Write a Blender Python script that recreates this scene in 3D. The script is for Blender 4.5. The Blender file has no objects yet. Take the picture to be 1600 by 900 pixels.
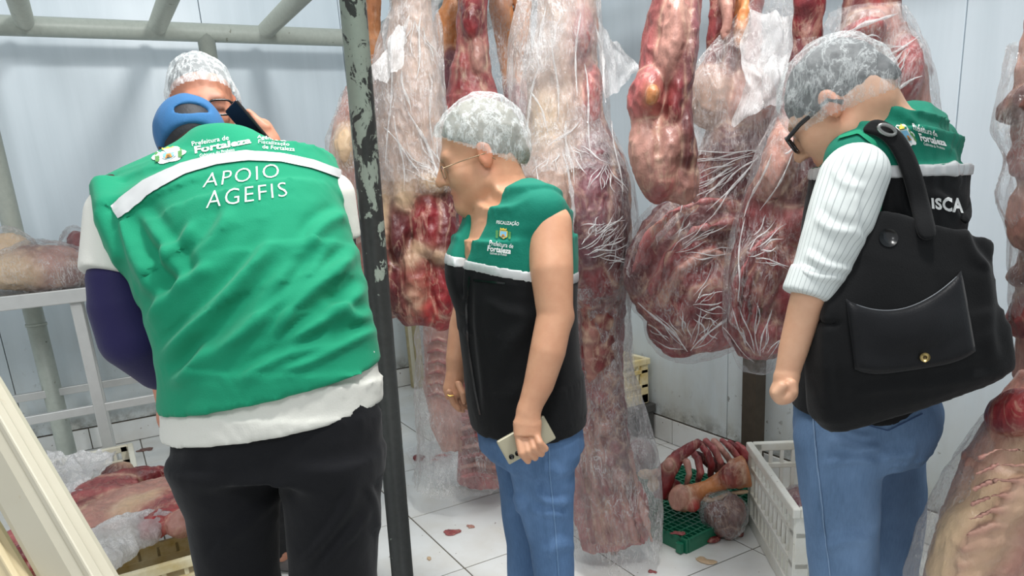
import bpy, bmesh, math, random
import numpy as np
from mathutils import Vector, Matrix
from mathutils.bvhtree import BVHTree

scene = bpy.context.scene
COL = scene.collection
random.seed(7)

# ------------------------------------------------------------------ camera
CAM_H = 1.45
FPX = 1132.0
YAW, PITCH, ROLL = np.radians([28.964, 15.4, 3.867])
ca, sa = np.cos(YAW), np.sin(YAW)
cp, sp = np.cos(PITCH), np.sin(PITCH)
cr, sr = np.cos(ROLL), np.sin(ROLL)
CF = np.array([sa * cp, ca * cp, -sp])          # view direction
CX0 = np.array([ca, -sa, 0.0])
CD0 = np.cross(CF, CX0)
CM = np.array([cr * CX0 + sr * CD0, -sr * CX0 + cr * CD0, CF])
FH = np.array([sa, ca, 0.0])                    # level heading
RH = np.array([ca, -sa, 0.0])                   # level right
UP = np.array([0.0, 0.0, 1.0])
EYE = np.array([0.0, 0.0, CAM_H])

cam_data = bpy.data.cameras.new('camera')
cam = bpy.data.objects.new('camera', cam_data)
COL.objects.link(cam)
cam_data.sensor_fit = 'HORIZONTAL'
cam_data.sensor_width = 36.0
cam_data.lens = FPX / 1600.0 * 36.0
cam_data.shift_y = 150.0 / 1600.0
cam_data.clip_start = 0.05
X, Dn, Fw = CM
cam.matrix_world = Matrix(((X[0], -Dn[0], -Fw[0], 0.0), (X[1], -Dn[1], -Fw[1], 0.0),
                           (X[2], -Dn[2], -Fw[2], CAM_H), (0, 0, 0, 1)))
scene.camera = cam

# ------------------------------------------------------------------ world and light
world = bpy.data.worlds.new('world')
scene.world = world
world.use_nodes = True
world.node_tree.nodes['Background'].inputs[0].default_value = (0.93, 0.97, 1.0, 1)
world.node_tree.nodes['Background'].inputs[1].default_value = 0.68


def area_light(name, loc, target, size, power, color, spread=180):
    l = bpy.data.lights.new(name, 'AREA')
    l.shape = 'DISK'
    l.size = size
    l.energy = power
    l.color = color
    l.spread = math.radians(spread)
    o = bpy.data.objects.new(name, l)
    COL.objects.link(o)
    o.location = loc
    o.rotation_euler = (Vector(target) - Vector(loc)).to_track_quat('-Z', 'Y').to_euler()
    return o


area_light('ceiling_lamp', (1.1, 0.7, 3.4), (-0.1, 4.6, 0.9), 0.38, 60, (1.0, 0.99, 0.97))
area_light('back_wall_fill', (-0.7, -0.4, 3.3), (0.0, 5.0, 1.2), 1.0, 20, (0.96, 0.98, 1.0), 130)  # added fill light that brightens the back wall, no real lamp
area_light('overhead_fill', (0.95, 1.7, 3.46), (0.95, 1.9, 0.0), 1.3, 20, (1.0, 0.99, 0.97), 105)  # soft fill added overhead to lift the floor, not a fixture of the room

vs = scene.view_settings
vs.view_transform = 'Standard'
vs.look = 'None'
vs.gamma = 1.0
vs.use_curve_mapping = False
vs.exposure = 0.0


# ------------------------------------------------------------------ placing helpers
def ray(x, y):
    return CM.T @ np.array([(x - 800.0) / FPX, (y - 600.0) / FPX, 1.0])


def P(x, y, h):
    """point seen at photo pixel (x, y) whose level distance ahead of the eye is h metres"""
    r = ray(x, y)
    return EYE + r * (h / (r @ FH))


def PZ(x, y, z):
    r = ray(x, y)
    return EYE + r * ((z - CAM_H) / r[2])


def PY(x, y, Y):
    r = ray(x, y)
    return EYE + r * (Y / r[1])


def PX(x, y, Xw):
    r = ray(x, y)
    return EYE + r * (Xw / r[0])


def pix(V):
    c = (np.asarray(V) - EYE) @ CM.T
    return 800 + FPX * c[:, 0] / c[:, 2], 600 + FPX * c[:, 1] / c[:, 2]


def nrm(v):
    v = np.asarray(v, float)
    return v / np.linalg.norm(v)


def lin(r, g, b):
    return tuple(((c / 255.0) / 12.92 if c / 255.0 <= 0.04045 else ((c / 255.0 + 0.055) / 1.055) ** 2.4) for c in (r, g, b))


# ------------------------------------------------------------------ noise
def _h(ix, iy, iz, s):
    n = (ix * 374761393 + iy * 668265263 + iz * 2147483647 + s * 1274126177) & 0xffffffff
    n = ((n ^ (n >> 13)) * 1274126177) & 0xffffffff
    n = ((n ^ (n >> 16)) * 2246822519) & 0xffffffff
    return ((n ^ (n >> 15)) & 0xffff) / 32767.5 - 1.0


def vnoise(p, s=0):
    p = np.asarray(p, np.float64)
    i = np.floor(p).astype(np.int64)
    f = p - i
    u = f * f * f * (f * (f * 6 - 15) + 10)
    out = 0
    for dx in (0, 1):
        wx = u[:, 0] if dx else 1 - u[:, 0]
        for dy in (0, 1):
            wy = u[:, 1] if dy else 1 - u[:, 1]
            for dz in (0, 1):
                wz = u[:, 2] if dz else 1 - u[:, 2]
                out = out + wx * wy * wz * _h(i[:, 0] + dx, i[:, 1] + dy, i[:, 2] + dz, s)
    return out


def fbm(p, scale, octv=3, s=0):
    p = np.asarray(p) * scale
    a, o, t = 1.0, 0, 0
    for k in range(octv):
        o = o + a * vnoise(p + 17.3 * k, s + k)
        t += a
        a *= 0.5
        p = p * 2.03
    return o / t * 1.5


def ridge(p, scale, octv=2, s=0):
    return 1.0 - 2.2 * np.abs(fbm(p, scale, octv, s))


# ------------------------------------------------------------------ implicit solids
F32 = np.float32


class Field:
    """a solid written as blended segments; meshed by surface nets"""

    def __init__(s):
        s.pr = []

    def _add(s, segs, k, col, op):
        lo = np.min([g[2] for g in segs], axis=0)
        hi = np.max([g[3] for g in segs], axis=0)
        s.pr.append(dict(segs=segs, lo=lo, hi=hi, k=k, col=col, op=op, off=0.0))
        return s

    def chain(s, pts, radii, k=0.02, col=None, op='add'):
        segs = []
        for i in range(len(pts) - 1):
            a, b = np.array(pts[i], float), np.array(pts[i + 1], float)
            r = max(radii[i], radii[i + 1])
            segs.append(('cone', (a, b, radii[i], radii[i + 1]), np.minimum(a, b) - r, np.maximum(a, b) + r))
        return s._add(segs, k, col, op)

    def cone(s, a, b, ra, rb, k=0.02, col=None, op='add'):
        return s.chain([a, b], [ra, rb], k, col, op)

    def ell(s, c, r, R=None, k=0.02, col=None, op='add'):
        c, r = np.array(c, float), np.array(r, float)
        R = np.eye(3) if R is None else np.array(R, float)
        e = np.sqrt(((R * r[:, None]) ** 2).sum(0))
        return s._add([('ell', (c, r, R), c - e, c + e)], k, col, op)

    def loft(s, nodes, k=0.02, col=None, op='add', power=2.0):
        segs = []
        n = len(nodes)
        for i in range(n - 1):
            c0, s0, w0, d0 = nodes[i]
            c1, s1, w1, d1 = nodes[i + 1]
            c0, c1 = np.array(c0, float), np.array(c1, float)
            m = max(w0, d0, w1, d1)
            segs.append(('loft', (c0, c1, nrm(s0), nrm(s1), w0, w1, d0, d1, power, i == 0, i == n - 2), np.minimum(c0, c1) - m, np.maximum(c0, c1) + m))
        return s._add(segs, k, col, op)

    def clip(s, pt, n, k=0.004):
        """keep the side of the plane the normal points away from"""
        return s._add([('clip', (np.array(pt, float), nrm(n)), np.full(3, -99.0), np.full(3, 99.0))], k, None, 'clip')

    def grown(s, off):
        f = Field()
        for p in s.pr:
            q = dict(p)
            q['off'] = p['off'] + (off if p['op'] == 'add' else (-off if p['op'] == 'sub' else 0))
            f.pr.append(q)
        return f

    @staticmethod
    def seg(kind, par, Q, off):
        if kind == 'cone':
            a, b, ra, rb = par
            ab = (b - a).astype(F32)
            q = Q - a.astype(F32)
            t = np.clip((q @ ab) / F32(max(float(ab @ ab), 1e-9)), 0, 1)
            q = q - t[:, None] * ab
            return np.sqrt((q * q).sum(1)) - (F32(ra + off) + F32(rb - ra) * t)
        if kind == 'ell':
            c, r, R = par
            q = (Q - c.astype(F32)) @ R.T.astype(F32)
            rr = (r + off).astype(F32)
            a = q / rr
            b = a / rr
            k0 = np.sqrt((a * a).sum(1))
            k1 = np.sqrt((b * b).sum(1))
            return np.where(k1 > 1e-4, k0 * (k0 - 1) / np.maximum(k1, 1e-4), -rr.min())
        if kind == 'clip':
            return (Q - par[0].astype(F32)) @ par[1].astype(F32)
        c0, c1, s0, s1, w0, w1, d0, d1, pw, first, last = par
        ax = c1 - c0
        L = float(np.sqrt(ax @ ax)) + 1e-9
        ah = (ax / L).astype(F32)
        q = Q - c0.astype(F32)
        along = q @ ah
        t = np.clip(along / F32(L), 0, 1)
        a = along - t * F32(L)
        r = q - along[:, None] * ah
        A = s0 - (s0 @ ah) * ah
        B = s1 - (s1 @ ah) * ah
        A, B = nrm(A).astype(F32), nrm(B).astype(F32)
        if np.abs(A - B).max() < 1e-3:
            u = r @ A
            v = r @ np.cross(ah, A).astype(F32)
        else:
            sv = A + t[:, None] * (B - A)
            sv /= np.sqrt((sv * sv).sum(1))[:, None]
            u = (r * sv).sum(1)
            v = (r * np.cross(ah, sv)).sum(1)
        ww = F32(w0 + off) + t * F32(w1 - w0)
        dd = F32(d0 + off) + t * F32(d1 - d0)
        p, o = u / ww, v / dd
        if pw == 2.0:
            k0 = np.sqrt(p * p + o * o)
        else:
            k0 = (np.abs(p) ** pw + np.abs(o) ** pw) ** F32(1.0 / pw)
        k1 = np.sqrt((p / ww) ** 2 + (o / dd) ** 2)
        mn = np.minimum(ww, dd)
        e = np.where(k1 > 1e-4, k0 * (k0 - 1) / np.maximum(k1, 1e-4), -mn)
        ab = np.abs(a)
        slack = 0.35 * mn
        if first:
            slack = np.where(a < 0, 0, slack)
        if last:
            slack = np.where(a > 0, 0, slack)
        inside = np.maximum(e, ab - slack)
        return np.where(ab > 1e-6, np.where(e < 0, inside, np.sqrt(e * e + a * a)), e)

    @staticmethod
    def dist(p, Q):
        Q = np.asarray(Q, F32)
        d = None
        for g in p['segs']:
            q = Field.seg(g[0], g[1], Q, p['off'])
            d = q if d is None else np.minimum(d, q)
        return d

    @staticmethod
    def merge(D, d, k, op):
        if op == 'sub':
            d = -d
        h = np.maximum(k - np.abs(D - d), 0)
        h = h * h * F32(0.25 / k)
        return np.minimum(D, d) - h if op == 'add' else np.maximum(D, d) + h

    def mesh(s, vox, lo=None, hi=None):
        adds = [p for p in s.pr if p['op'] == 'add']
        if lo is None:
            lo = np.min([p['lo'] - p['off'] for p in adds], axis=0) - 3 * vox
            hi = np.max([p['hi'] + p['off'] for p in adds], axis=0) + 3 * vox
        lo = np.array(lo, float)
        n = np.ceil((np.array(hi) - lo) / vox).astype(int) + 1
        ax = [(lo[i] + np.arange(n[i]) * vox).astype(F32) for i in range(3)]
        D = np.full(n, 0.3, F32)

        def block(a, b, m):
            i0 = [int(np.clip(np.floor((a[i] - m - lo[i]) / vox), 0, n[i])) for i in range(3)]
            i1 = [int(np.clip(np.ceil((b[i] + m - lo[i]) / vox) + 1, 0, n[i])) for i in range(3)]
            return i0, i1

        def pts(i0, i1):
            sh = tuple(i1[i] - i0[i] for i in range(3))
            Q = np.empty(sh + (3,), F32)
            Q[..., 0] = ax[0][i0[0]:i1[0], None, None]
            Q[..., 1] = ax[1][None, i0[1]:i1[1], None]
            Q[..., 2] = ax[2][None, None, i0[2]:i1[2]]
            return Q.reshape(-1, 3), sh

        for p in s.pr:
            m = abs(p['off']) + p['k'] * 0.5 + 2 * vox
            i0, i1 = block(p['lo'], p['hi'], m)
            if min(i1[i] - i0[i] for i in range(3)) <= 0:
                continue
            sl = tuple(slice(i0[i], i1[i]) for i in range(3))
            if p['op'] == 'clip':
                Q, sh = pts(i0, i1)
                d = Field.seg('clip', p['segs'][0][1], Q, 0).reshape(sh)
            elif len(p['segs']) == 1:
                Q, sh = pts(i0, i1)
                g = p['segs'][0]
                d = Field.seg(g[0], g[1], Q, p['off']).reshape(sh)
            else:
                d = np.full(tuple(i1[i] - i0[i] for i in range(3)), 0.3, F32)
                for g in p['segs']:
                    j0, j1 = block(g[2], g[3], m)
                    if min(j1[i] - j0[i] for i in range(3)) <= 0:
                        continue
                    Q, sh = pts(j0, j1)
                    ss = tuple(slice(j0[i] - i0[i], j1[i] - i0[i]) for i in range(3))
                    d[ss] = np.minimum(d[ss], Field.seg(g[0], g[1], Q, p['off']).reshape(sh))
            D[sl] = Field.merge(D[sl], d, F32(p['k']), p['op'])
        return surface_net(D, lo, vox)

    def colours(s, V, default, tau=0.006, seam_w=0.006):
        """blend of the solids' own colours at each vertex, and how close it lies to a seam between two"""
        n = len(V)
        m1 = np.full(n, 9.0, F32)
        m2 = np.full(n, 9.0, F32)
        W = np.zeros(n)
        C = np.zeros((n, 3))
        Vf = np.asarray(V, F32)
        for p in s.pr:
            if p['op'] != 'add':
                continue
            mk = ((Vf > p['lo'] - 0.05 - p['off']) & (Vf < p['hi'] + 0.05 + p['off'])).all(1)
            ix = np.nonzero(mk)[0]
            if len(ix) == 0:
                continue
            d = Field.dist(p, Vf[ix])
            a, b = m1[ix], m2[ix]
            m2[ix] = np.where(d < a, a, np.minimum(b, d))
            m1[ix] = np.minimum(a, d)
            w = np.exp(-np.clip(d / tau, -20, 30))
            W[ix] += w
            C[ix] += w[:, None] * np.array(p['col'] if p['col'] is not None else default)
        C /= np.maximum(W, 1e-30)[:, None]
        C[W < 1e-20] = default
        return C, np.exp(-(m2 - m1) / seam_w)


def surface_net(D, lo, vox):
    ins = D < 0
    nx, ny, nz = D.shape
    cnt = np.zeros((nx - 1, ny - 1, nz - 1), np.int8)
    for a in (0, 1):
        for b in (0, 1):
            for c in (0, 1):
                cnt += ins[a:nx - 1 + a, b:ny - 1 + b, c:nz - 1 + c]
    cells = np.argwhere((cnt > 0) & (cnt < 8))
    if len(cells) == 0:
        return np.zeros((0, 3)), np.zeros((0, 4), int)
    idx = np.full(cnt.shape, -1, np.int64)
    idx[cells[:, 0], cells[:, 1], cells[:, 2]] = np.arange(len(cells))
    corner = {}
    for a in (0, 1):
        for b in (0, 1):
            for c in (0, 1):
                corner[(a, b, c)] = D[cells[:, 0] + a, cells[:, 1] + b, cells[:, 2] + c]
    acc = np.zeros((len(cells), 3))
    num = np.zeros(len(cells))
    for axis in range(3):
        o = [i for i in range(3) if i != axis]
        for b in (0, 1):
            for c in (0, 1):
                k0 = [0, 0, 0]
                k0[o[0]], k0[o[1]] = b, c
                k1 = list(k0)
                k1[axis] = 1
                d0, d1 = corner[tuple(k0)], corner[tuple(k1)]
                m = (d0 < 0) != (d1 < 0)
                t = np.where(m, d0 / np.where(m, d0 - d1, 1), 0)
                pos = np.tile(np.array(k0, float), (len(cells), 1))
                pos[:, axis] = t
                acc += np.where(m[:, None], pos, 0)
                num += m
    V = lo + (cells + acc / num[:, None]) * vox
    quads = []
    for axis in range(3):
        a1, a2 = (axis + 1) % 3, (axis + 2) % 3
        s0 = [slice(None)] * 3
        s1 = [slice(None)] * 3
        s0[axis] = slice(0, -1)
        s1[axis] = slice(1, None)
        A, B = ins[tuple(s0)], ins[tuple(s1)]
        e = np.argwhere(A != B)
        e = e[(e[:, a1] > 0) & (e[:, a2] > 0) & (e[:, a1] < D.shape[a1] - 1) & (e[:, a2] < D.shape[a2] - 1)]
        flip = A[e[:, 0], e[:, 1], e[:, 2]]
        q = []
        for (u, v) in ((1, 1), (0, 1), (0, 0), (1, 0)):
            c = e.copy()
            c[:, a1] -= u
            c[:, a2] -= v
            q.append(idx[c[:, 0], c[:, 1], c[:, 2]])
        q = np.stack(q, 1)
        q[~flip] = q[~flip][:, ::-1]
        quads.append(q)
    F = np.concatenate(quads)
    F = F[(F >= 0).all(1)]
    return V, F


def normals(V, F):
    d = np.cross(V[F[:, 2]] - V[F[:, 0]], V[F[:, 3]] - V[F[:, 1]])
    N = np.zeros_like(V)
    for i in range(4):
        for c in range(3):
            N[:, c] += np.bincount(F[:, i], d[:, c], len(V))
    return N / np.maximum(np.linalg.norm(N, axis=1), 1e-12)[:, None]


def smooth(V, F, it=2, lam=0.5):
    for _ in range(it):
        A = np.zeros_like(V)
        n = np.zeros(len(V))
        for i in range(4):
            a, b = F[:, i], F[:, (i + 1) % 4]
            for c in range(3):
                A[:, c] += np.bincount(a, V[b, c], len(V)) + np.bincount(b, V[a, c], len(V))
            n += np.bincount(a, minlength=len(V)) + np.bincount(b, minlength=len(V))
        V = V + lam * (A / np.maximum(n, 1)[:, None] - V)
    return V


# ------------------------------------------------------------------ objects
def tag(o, label=None, cat=None, group=None, kind=None):
    if label:
        o['label'] = label
    if cat:
        o['category'] = cat
    if group:
        o['group'] = group
    if kind:
        o['kind'] = kind
    return o


def empty(name, loc, label, cat, group=None):
    o = bpy.data.objects.new(name, None)
    COL.objects.link(o)
    o.location = tuple(float(v) for v in loc)
    o.empty_display_size = 0.1
    return tag(o, label, cat, group)


def world_loc(o):
    v = np.array(o.location[:])
    while o.parent:
        o = o.parent
        v = v + np.array(o.location[:])
    return v


def obj(name, V, F, mat, parent=None, col=None, smoothed=True, midx=None):
    V = np.asarray(V, float)
    org = world_loc(parent) if parent is not None else np.zeros(3)
    me = bpy.data.meshes.new(name)
    if isinstance(F, np.ndarray):
        me.vertices.add(len(V))
        me.vertices.foreach_set('co', (V - org).astype(np.float32).ravel())
        me.loops.add(F.size)
        me.loops.foreach_set('vertex_index', F.astype(np.int32).ravel())
        me.polygons.add(len(F))
        me.polygons.foreach_set('loop_start', np.arange(0, F.size, F.shape[1], dtype=np.int32))
    else:
        me.from_pydata((V - org).tolist(), [], F)
    mats = mat if isinstance(mat, (list, tuple)) else [mat]
    for m in mats:
        me.materials.append(m)
    if midx is not None:
        me.polygons.foreach_set('material_index', np.asarray(midx, np.int32))
    if smoothed:
        me.polygons.foreach_set('use_smooth', np.ones(len(me.polygons), bool))
    if col is not None:
        at = me.color_attributes.new('Col', 'FLOAT_COLOR', 'POINT')
        c4 = np.ones((len(V), 4), np.float32)
        c4[:, :col.shape[1]] = col
        at.data.foreach_set('color', c4.ravel())
    me.update(calc_edges=True)
    o = bpy.data.objects.new(name, me)
    COL.objects.link(o)
    if parent is not None:
        o.parent = parent
    return o


class MB:
    """collects simple solids into one mesh"""

    def __init__(s):
        s.v, s.f = [], []

    def add(s, V, F):
        n = len(s.v)
        s.v += [tuple(float(c) for c in p) for p in V]
        s.f += [tuple(int(i) + n for i in q) for q in F]
        return s

    def box(s, c, half, R=None):
        c = np.array(c, float)
        R = np.eye(3) if R is None else np.array(R)
        V = [c + (np.array([x, y, z]) * np.array(half)) @ R for x in (-1, 1) for y in (-1, 1) for z in (-1, 1)]
        return s.add(V, [(0, 1, 3, 2), (4, 6, 7, 5), (0, 4, 5, 1), (2, 3, 7, 6), (0, 2, 6, 4), (1, 5, 7, 3)])

    def tube(s, pts, radii, n=16, cap=True):
        pts = [np.array(p, float) for p in pts]
        if np.isscalar(radii):
            radii = [radii] * len(pts)
        V, F = [], []
        up = None
        for i, p in enumerate(pts):
            t = nrm(pts[min(i + 1, len(pts) - 1)] - pts[max(i - 1, 0)])
            if up is None:
                up = np.array([0, 0, 1.0]) if abs(t[2]) < 0.9 else np.array([1.0, 0, 0])
            a = nrm(np.cross(t, up))
            b = np.cross(a, t)
            up = b
            for k in range(n):
                th = 2 * math.pi * k / n
                V.append(p + radii[i] * (math.cos(th) * a + math.sin(th) * b))
        for i in range(len(pts) - 1):
            for k in range(n):
                F.append((i * n + k, i * n + (k + 1) % n, (i + 1) * n + (k + 1) % n, (i + 1) * n + k))
        if cap:
            F.append(tuple(range(n)))
            F.append(tuple(range((len(pts) - 1) * n + n - 1, (len(pts) - 1) * n - 1, -1)))
        return s.add(V, F)

    def build(s, name, mat, parent=None, smoothed=False, bevel=0.0, col=None):
        o = obj(name, np.array(s.v), s.f, mat, parent, smoothed=smoothed)
        if bevel:
            m = o.modifiers.new('bevel', 'BEVEL')
            m.width = bevel
            m.segments = 2
            m.limit_method = 'ANGLE'
        return o


def sheet(fn, nu, nv):
    """grid surface fn(u, v) -> point, u and v from 0 to 1"""
    V = np.array([fn(i / (nu - 1), j / (nv - 1)) for j in range(nv) for i in range(nu)])
    F = np.array([(j * nu + i, j * nu + i + 1, (j + 1) * nu + i + 1, (j + 1) * nu + i) for j in range(nv - 1) for i in range(nu - 1)])
    return V, F


# ------------------------------------------------------------------ materials
class N:
    """a small node-graph writer"""

    def __init__(s, name, rough=0.5, spec=0.5):
        s.m = bpy.data.materials.new(name)
        s.m.use_nodes = True
        s.t = s.m.node_tree
        s.b = s.t.nodes['Principled BSDF']
        s.out = s.t.nodes['Material Output']
        s.b.inputs['Roughness'].default_value = rough
        s.b.inputs['Specular IOR Level'].default_value = spec
        s.co = s.t.nodes.new('ShaderNodeTexCoord')

    def node(s, typ, **kw):
        n = s.t.nodes.new('ShaderNode' + typ)
        for k, v in kw.items():
            setattr(n, k, v)
        return n

    def link(s, a, b):
        s.t.links.new(a, b)

    def set(s, sock, v):
        if isinstance(v, bpy.types.NodeSocket):
            s.link(v, sock)
        elif isinstance(v, (tuple, list)) and len(v) == 3 and sock.type == 'RGBA':
            sock.default_value = (*v, 1)
        else:
            sock.default_value = v

    def mapping(s, scale=(1, 1, 1), src='Object', rot=(0, 0, 0)):
        m = s.node('Mapping')
        m.inputs['Scale'].default_value = scale
        m.inputs['Rotation'].default_value = rot
        s.link(s.co.outputs[src], m.inputs['Vector'])
        return m.outputs[0]

    def noise(s, scale, detail=4, rough=0.55, vec=None, dist=0.0):
        n = s.node('TexNoise')
        n.inputs['Scale'].default_value = scale
        n.inputs['Detail'].default_value = detail
        n.inputs['Roughness'].default_value = rough
        n.inputs['Distortion'].default_value = dist
        s.link(vec if vec is not None else s.co.outputs['Object'], n.inputs['Vector'])
        return n.outputs['Fac']

    def ramp(s, fac, stops, interp='LINEAR'):
        r = s.node('ValToRGB')
        r.color_ramp.interpolation = interp
        e = r.color_ramp.elements
        while len(e) < len(stops):
            e.new(0.5)
        for el, (p, c) in zip(e, stops):
            el.position = p
            el.color = (*c, 1) if not np.isscalar(c) else (c, c, c, 1)
        s.link(fac, r.inputs[0])
        return r.outputs[0]

    def mix(s, fac, a, b, mode='MIX'):
        m = s.node('MixRGB', blend_type=mode)
        s.set(m.inputs[0], fac)
        s.set(m.inputs[1], a)
        s.set(m.inputs[2], b)
        return m.outputs[0]

    def math(s, op, a, b=0.0, clamp=False):
        m = s.node('Math', operation=op, use_clamp=clamp)
        s.set(m.inputs[0], a)
        s.set(m.inputs[1], b)
        return m.outputs[0]

    def attr(s, name='Col'):
        a = s.node('Attribute', attribute_name=name)
        return a.outputs['Color'], a.outputs['Alpha']

    def bump(s, h, strength=0.3, dist=0.01, target=None):
        b = s.node('Bump')
        b.inputs['Strength'].default_value = strength
        b.inputs['Distance'].default_value = dist
        s.link(h, b.inputs['Height'])
        if target is None:
            s.link(b.outputs[0], s.b.inputs['Normal'])
        return b.outputs[0]

    def base(s, v):
        s.set(s.b.inputs['Base Color'], v)
        return s


def plain(name, rgb, rough=0.5, spec=0.5, metal=0.0, var=0.12, scale=30, bump=0.0, bscale=200):
    n = N(name, rough, spec)
    f = n.noise(scale)
    n.base(n.mix(f, tuple(c * (1 - var) for c in rgb), tuple(min(1, c * (1 + var)) for c in rgb)))
    n.b.inputs['Metallic'].default_value = metal
    if bump:
        n.bump(n.noise(bscale, 3), bump, 0.002)
    return n.m


def film(name, tint=(0.97, 0.97, 0.97), lo=0.04, crease_w=0.62, cloud_w=0.09, rough=0.15, streak=(9, 9, 2.6), scale=4.5, gloss=0.07):
    """thin clear plastic film: mostly see-through, whiter along its creases, with sharp glints"""
    n = N(name)
    n.t.nodes.remove(n.b)
    v = n.mapping(streak)
    a = n.noise(scale, 4, 0.6, v, 1.4)
    b = n.noise(scale * 2.3, 4, 0.6, n.mapping(streak, 'Object', (0.5, 0.4, 0.3)), 1.0)
    c1 = n.ramp(n.math('ABSOLUTE', n.math('SUBTRACT', a, 0.5)), [(0.0, 1.0), (0.012, 0.5), (0.05, 0.0)])
    c2 = n.ramp(n.math('ABSOLUTE', n.math('SUBTRACT', b, 0.52)), [(0.0, 0.8), (0.012, 0.25), (0.04, 0.0)])
    crease = n.math('MULTIPLY', n.math('ADD', c1, c2, True), n.ramp(n.noise(scale * 1.3, 3), [(0.38, 0.15), (0.62, 1.0)]))
    cloud = n.ramp(n.noise(scale * 0.9, 4, 0.6), [(0.45, 0.0), (0.72, 1.0)])
    fac = n.math('ADD', n.math('MULTIPLY', crease, crease_w), n.math('MULTIPLY', cloud, cloud_w))
    fac = n.math('ADD', fac, lo, True)
    bp = n.bump(n.math('ADD', a, n.math('MULTIPLY', b, 0.6)), 1.0, 0.035, target=False)
    dif = n.node('BsdfDiffuse')
    dif.inputs[0].default_value = (*tint, 1)
    tl = n.node('BsdfTranslucent')
    tl.inputs[0].default_value = (*tint, 1)
    md = n.node('MixShader')
    md.inputs[0].default_value = 0.35
    n.link(dif.outputs[0], md.inputs[1])
    n.link(tl.outputs[0], md.inputs[2])
    tr = n.node('BsdfTransparent')
    m1 = n.node('MixShader')
    n.link(fac, m1.inputs[0])
    n.link(tr.outputs[0], m1.inputs[1])
    n.link(md.outputs[0], m1.inputs[2])
    gl = n.node('BsdfGlossy')
    gl.inputs['Roughness'].default_value = rough
    n.link(bp, gl.inputs['Normal'])
    lw = n.node('LayerWeight')
    lw.inputs[0].default_value = 0.25
    g = n.math('ADD', n.math('MULTIPLY', lw.outputs['Fresnel'], 0.30), gloss, True)
    m2 = n.node('MixShader')
    n.link(g, m2.inputs[0])
    n.link(m1.outputs[0], m2.inputs[1])
    n.link(gl.outputs[0], m2.inputs[2])
    n.link(m2.outputs[0], n.out.inputs[0])
    return n.m


def flesh_material():
    n = N('flesh', 0.34, 0.5)
    c, seam = n.attr()
    v1 = n.mapping((1, 1, 0.35))
    fibre = n.noise(60, 5, 0.65, v1, 0.4)
    blot = n.noise(8, 5, 0.62, None, 0.8)
    sc_ = n.node('SeparateColor')
    n.link(c, sc_.inputs[0])
    lean = n.ramp(sc_.outputs[1], [(0.05, 0.78), (0.40, 0.12)])
    dark = n.mix(lean, c, (0.055, 0.008, 0.012), 'MIX')
    base = n.mix(n.ramp(blot, [(0.36, 0.0), (0.66, 1.0)]), dark, c)
    base = n.mix(n.ramp(fibre, [(0.42, 0.0), (0.75, 0.30)]), base, n.mix(0.40, c, (0.60, 0.34, 0.28)))
    vein = n.ramp(n.math('ABSOLUTE', n.math('SUBTRACT', n.noise(6, 6, 0.62, n.mapping((1, 1, 0.4)), 1.2), 0.5)),
                  [(0.0, 1.0), (0.008, 0.6), (0.022, 0.0)])
    patch = n.ramp(n.noise(5.5, 5, 0.65, n.mapping((1, 1, 0.55)), 0.8), [(0.63, 0.0), (0.70, 1.0)])
    pink = n.ramp(n.noise(4.2, 4, 0.6, n.mapping((1, 1, 0.7)), 0.5), [(0.52, 0.0), (0.70, 0.55)])
    pink = n.math('MULTIPLY', pink, n.ramp(sc_.outputs[1], [(0.10, 1.0), (0.40, 0.25)]))
    base = n.mix(pink, base, n.mix(0.5, c, (0.50, 0.14, 0.13)))
    s = n.math('MULTIPLY', seam, n.ramp(n.noise(14, 4), [(0.36, 0.0), (0.58, 1.0)]))
    fat = n.math('ADD', n.math('ADD', n.math('MULTIPLY', vein, 0.38), n.math('MULTIPLY', patch, 0.5)), s, True)
    fatc = n.mix(n.noise(25, 4), (0.60, 0.40, 0.27), (0.72, 0.54, 0.40))
    n.base(n.mix(n.math('MULTIPLY', fat, 0.70), base, fatc))
    n.set(n.b.inputs['Roughness'], n.ramp(blot, [(0.3, 0.22), (0.7, 0.5)]))
    n.bump(n.math('ADD', fibre, n.math('MULTIPLY', n.noise(22, 4), 1.5)), 0.45, 0.006)
    return n.m


MAT_FLESH = flesh_material()
MAT_FILM_TAUT = film('taut_film', (0.97, 0.96, 0.96), 0.0, 0.42, 0.03, 0.15, gloss=0.035)
MAT_FILM = film('clear_film')
MAT_FILM_MILKY = film('milky_film', (0.98, 0.98, 0.98), 0.42, 0.5, 0.3, 0.2)
MAT_FILM_THIN = film('thin_film', (0.97, 0.95, 0.94), 0.06, 0.45, 0.16, 0.12, (7, 7, 2.0))

# ================================================================== the setting
WY, WX = 5.15, 2.60          # back wall and right wall planes
X0, Y0 = -3.6, -1.6          # how far the room runs behind and beside the camera


def tile_material():
    n = N('white_floor_tile', 0.16, 0.5)
    g = n.noise(3.0, 5, 0.6)
    c = n.mix(n.ramp(g, [(0.45, 0.0), (0.75, 1.0)]), lin(226, 228, 226), lin(212, 210, 202))
    spots = n.ramp(n.noise(38, 2, 0.4), [(0.735, 0.0), (0.76, 1.0)])
    blood = n.ramp(n.noise(4.2, 4, 0.6, n.mapping((1, 1, 1), 'Object')), [(0.66, 0.0), (0.74, 0.55)])
    c = n.mix(blood, c, lin(206, 176, 150))
    c = n.mix(n.math('MULTIPLY', spots, 0.75), c, lin(96, 72, 58))
    n.base(c)
    n.set(n.b.inputs['Roughness'], n.ramp(g, [(0.3, 0.10), (0.8, 0.34)]))
    n.bump(n.noise(6, 2), 0.08, 0.01)
    return n.m


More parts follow.
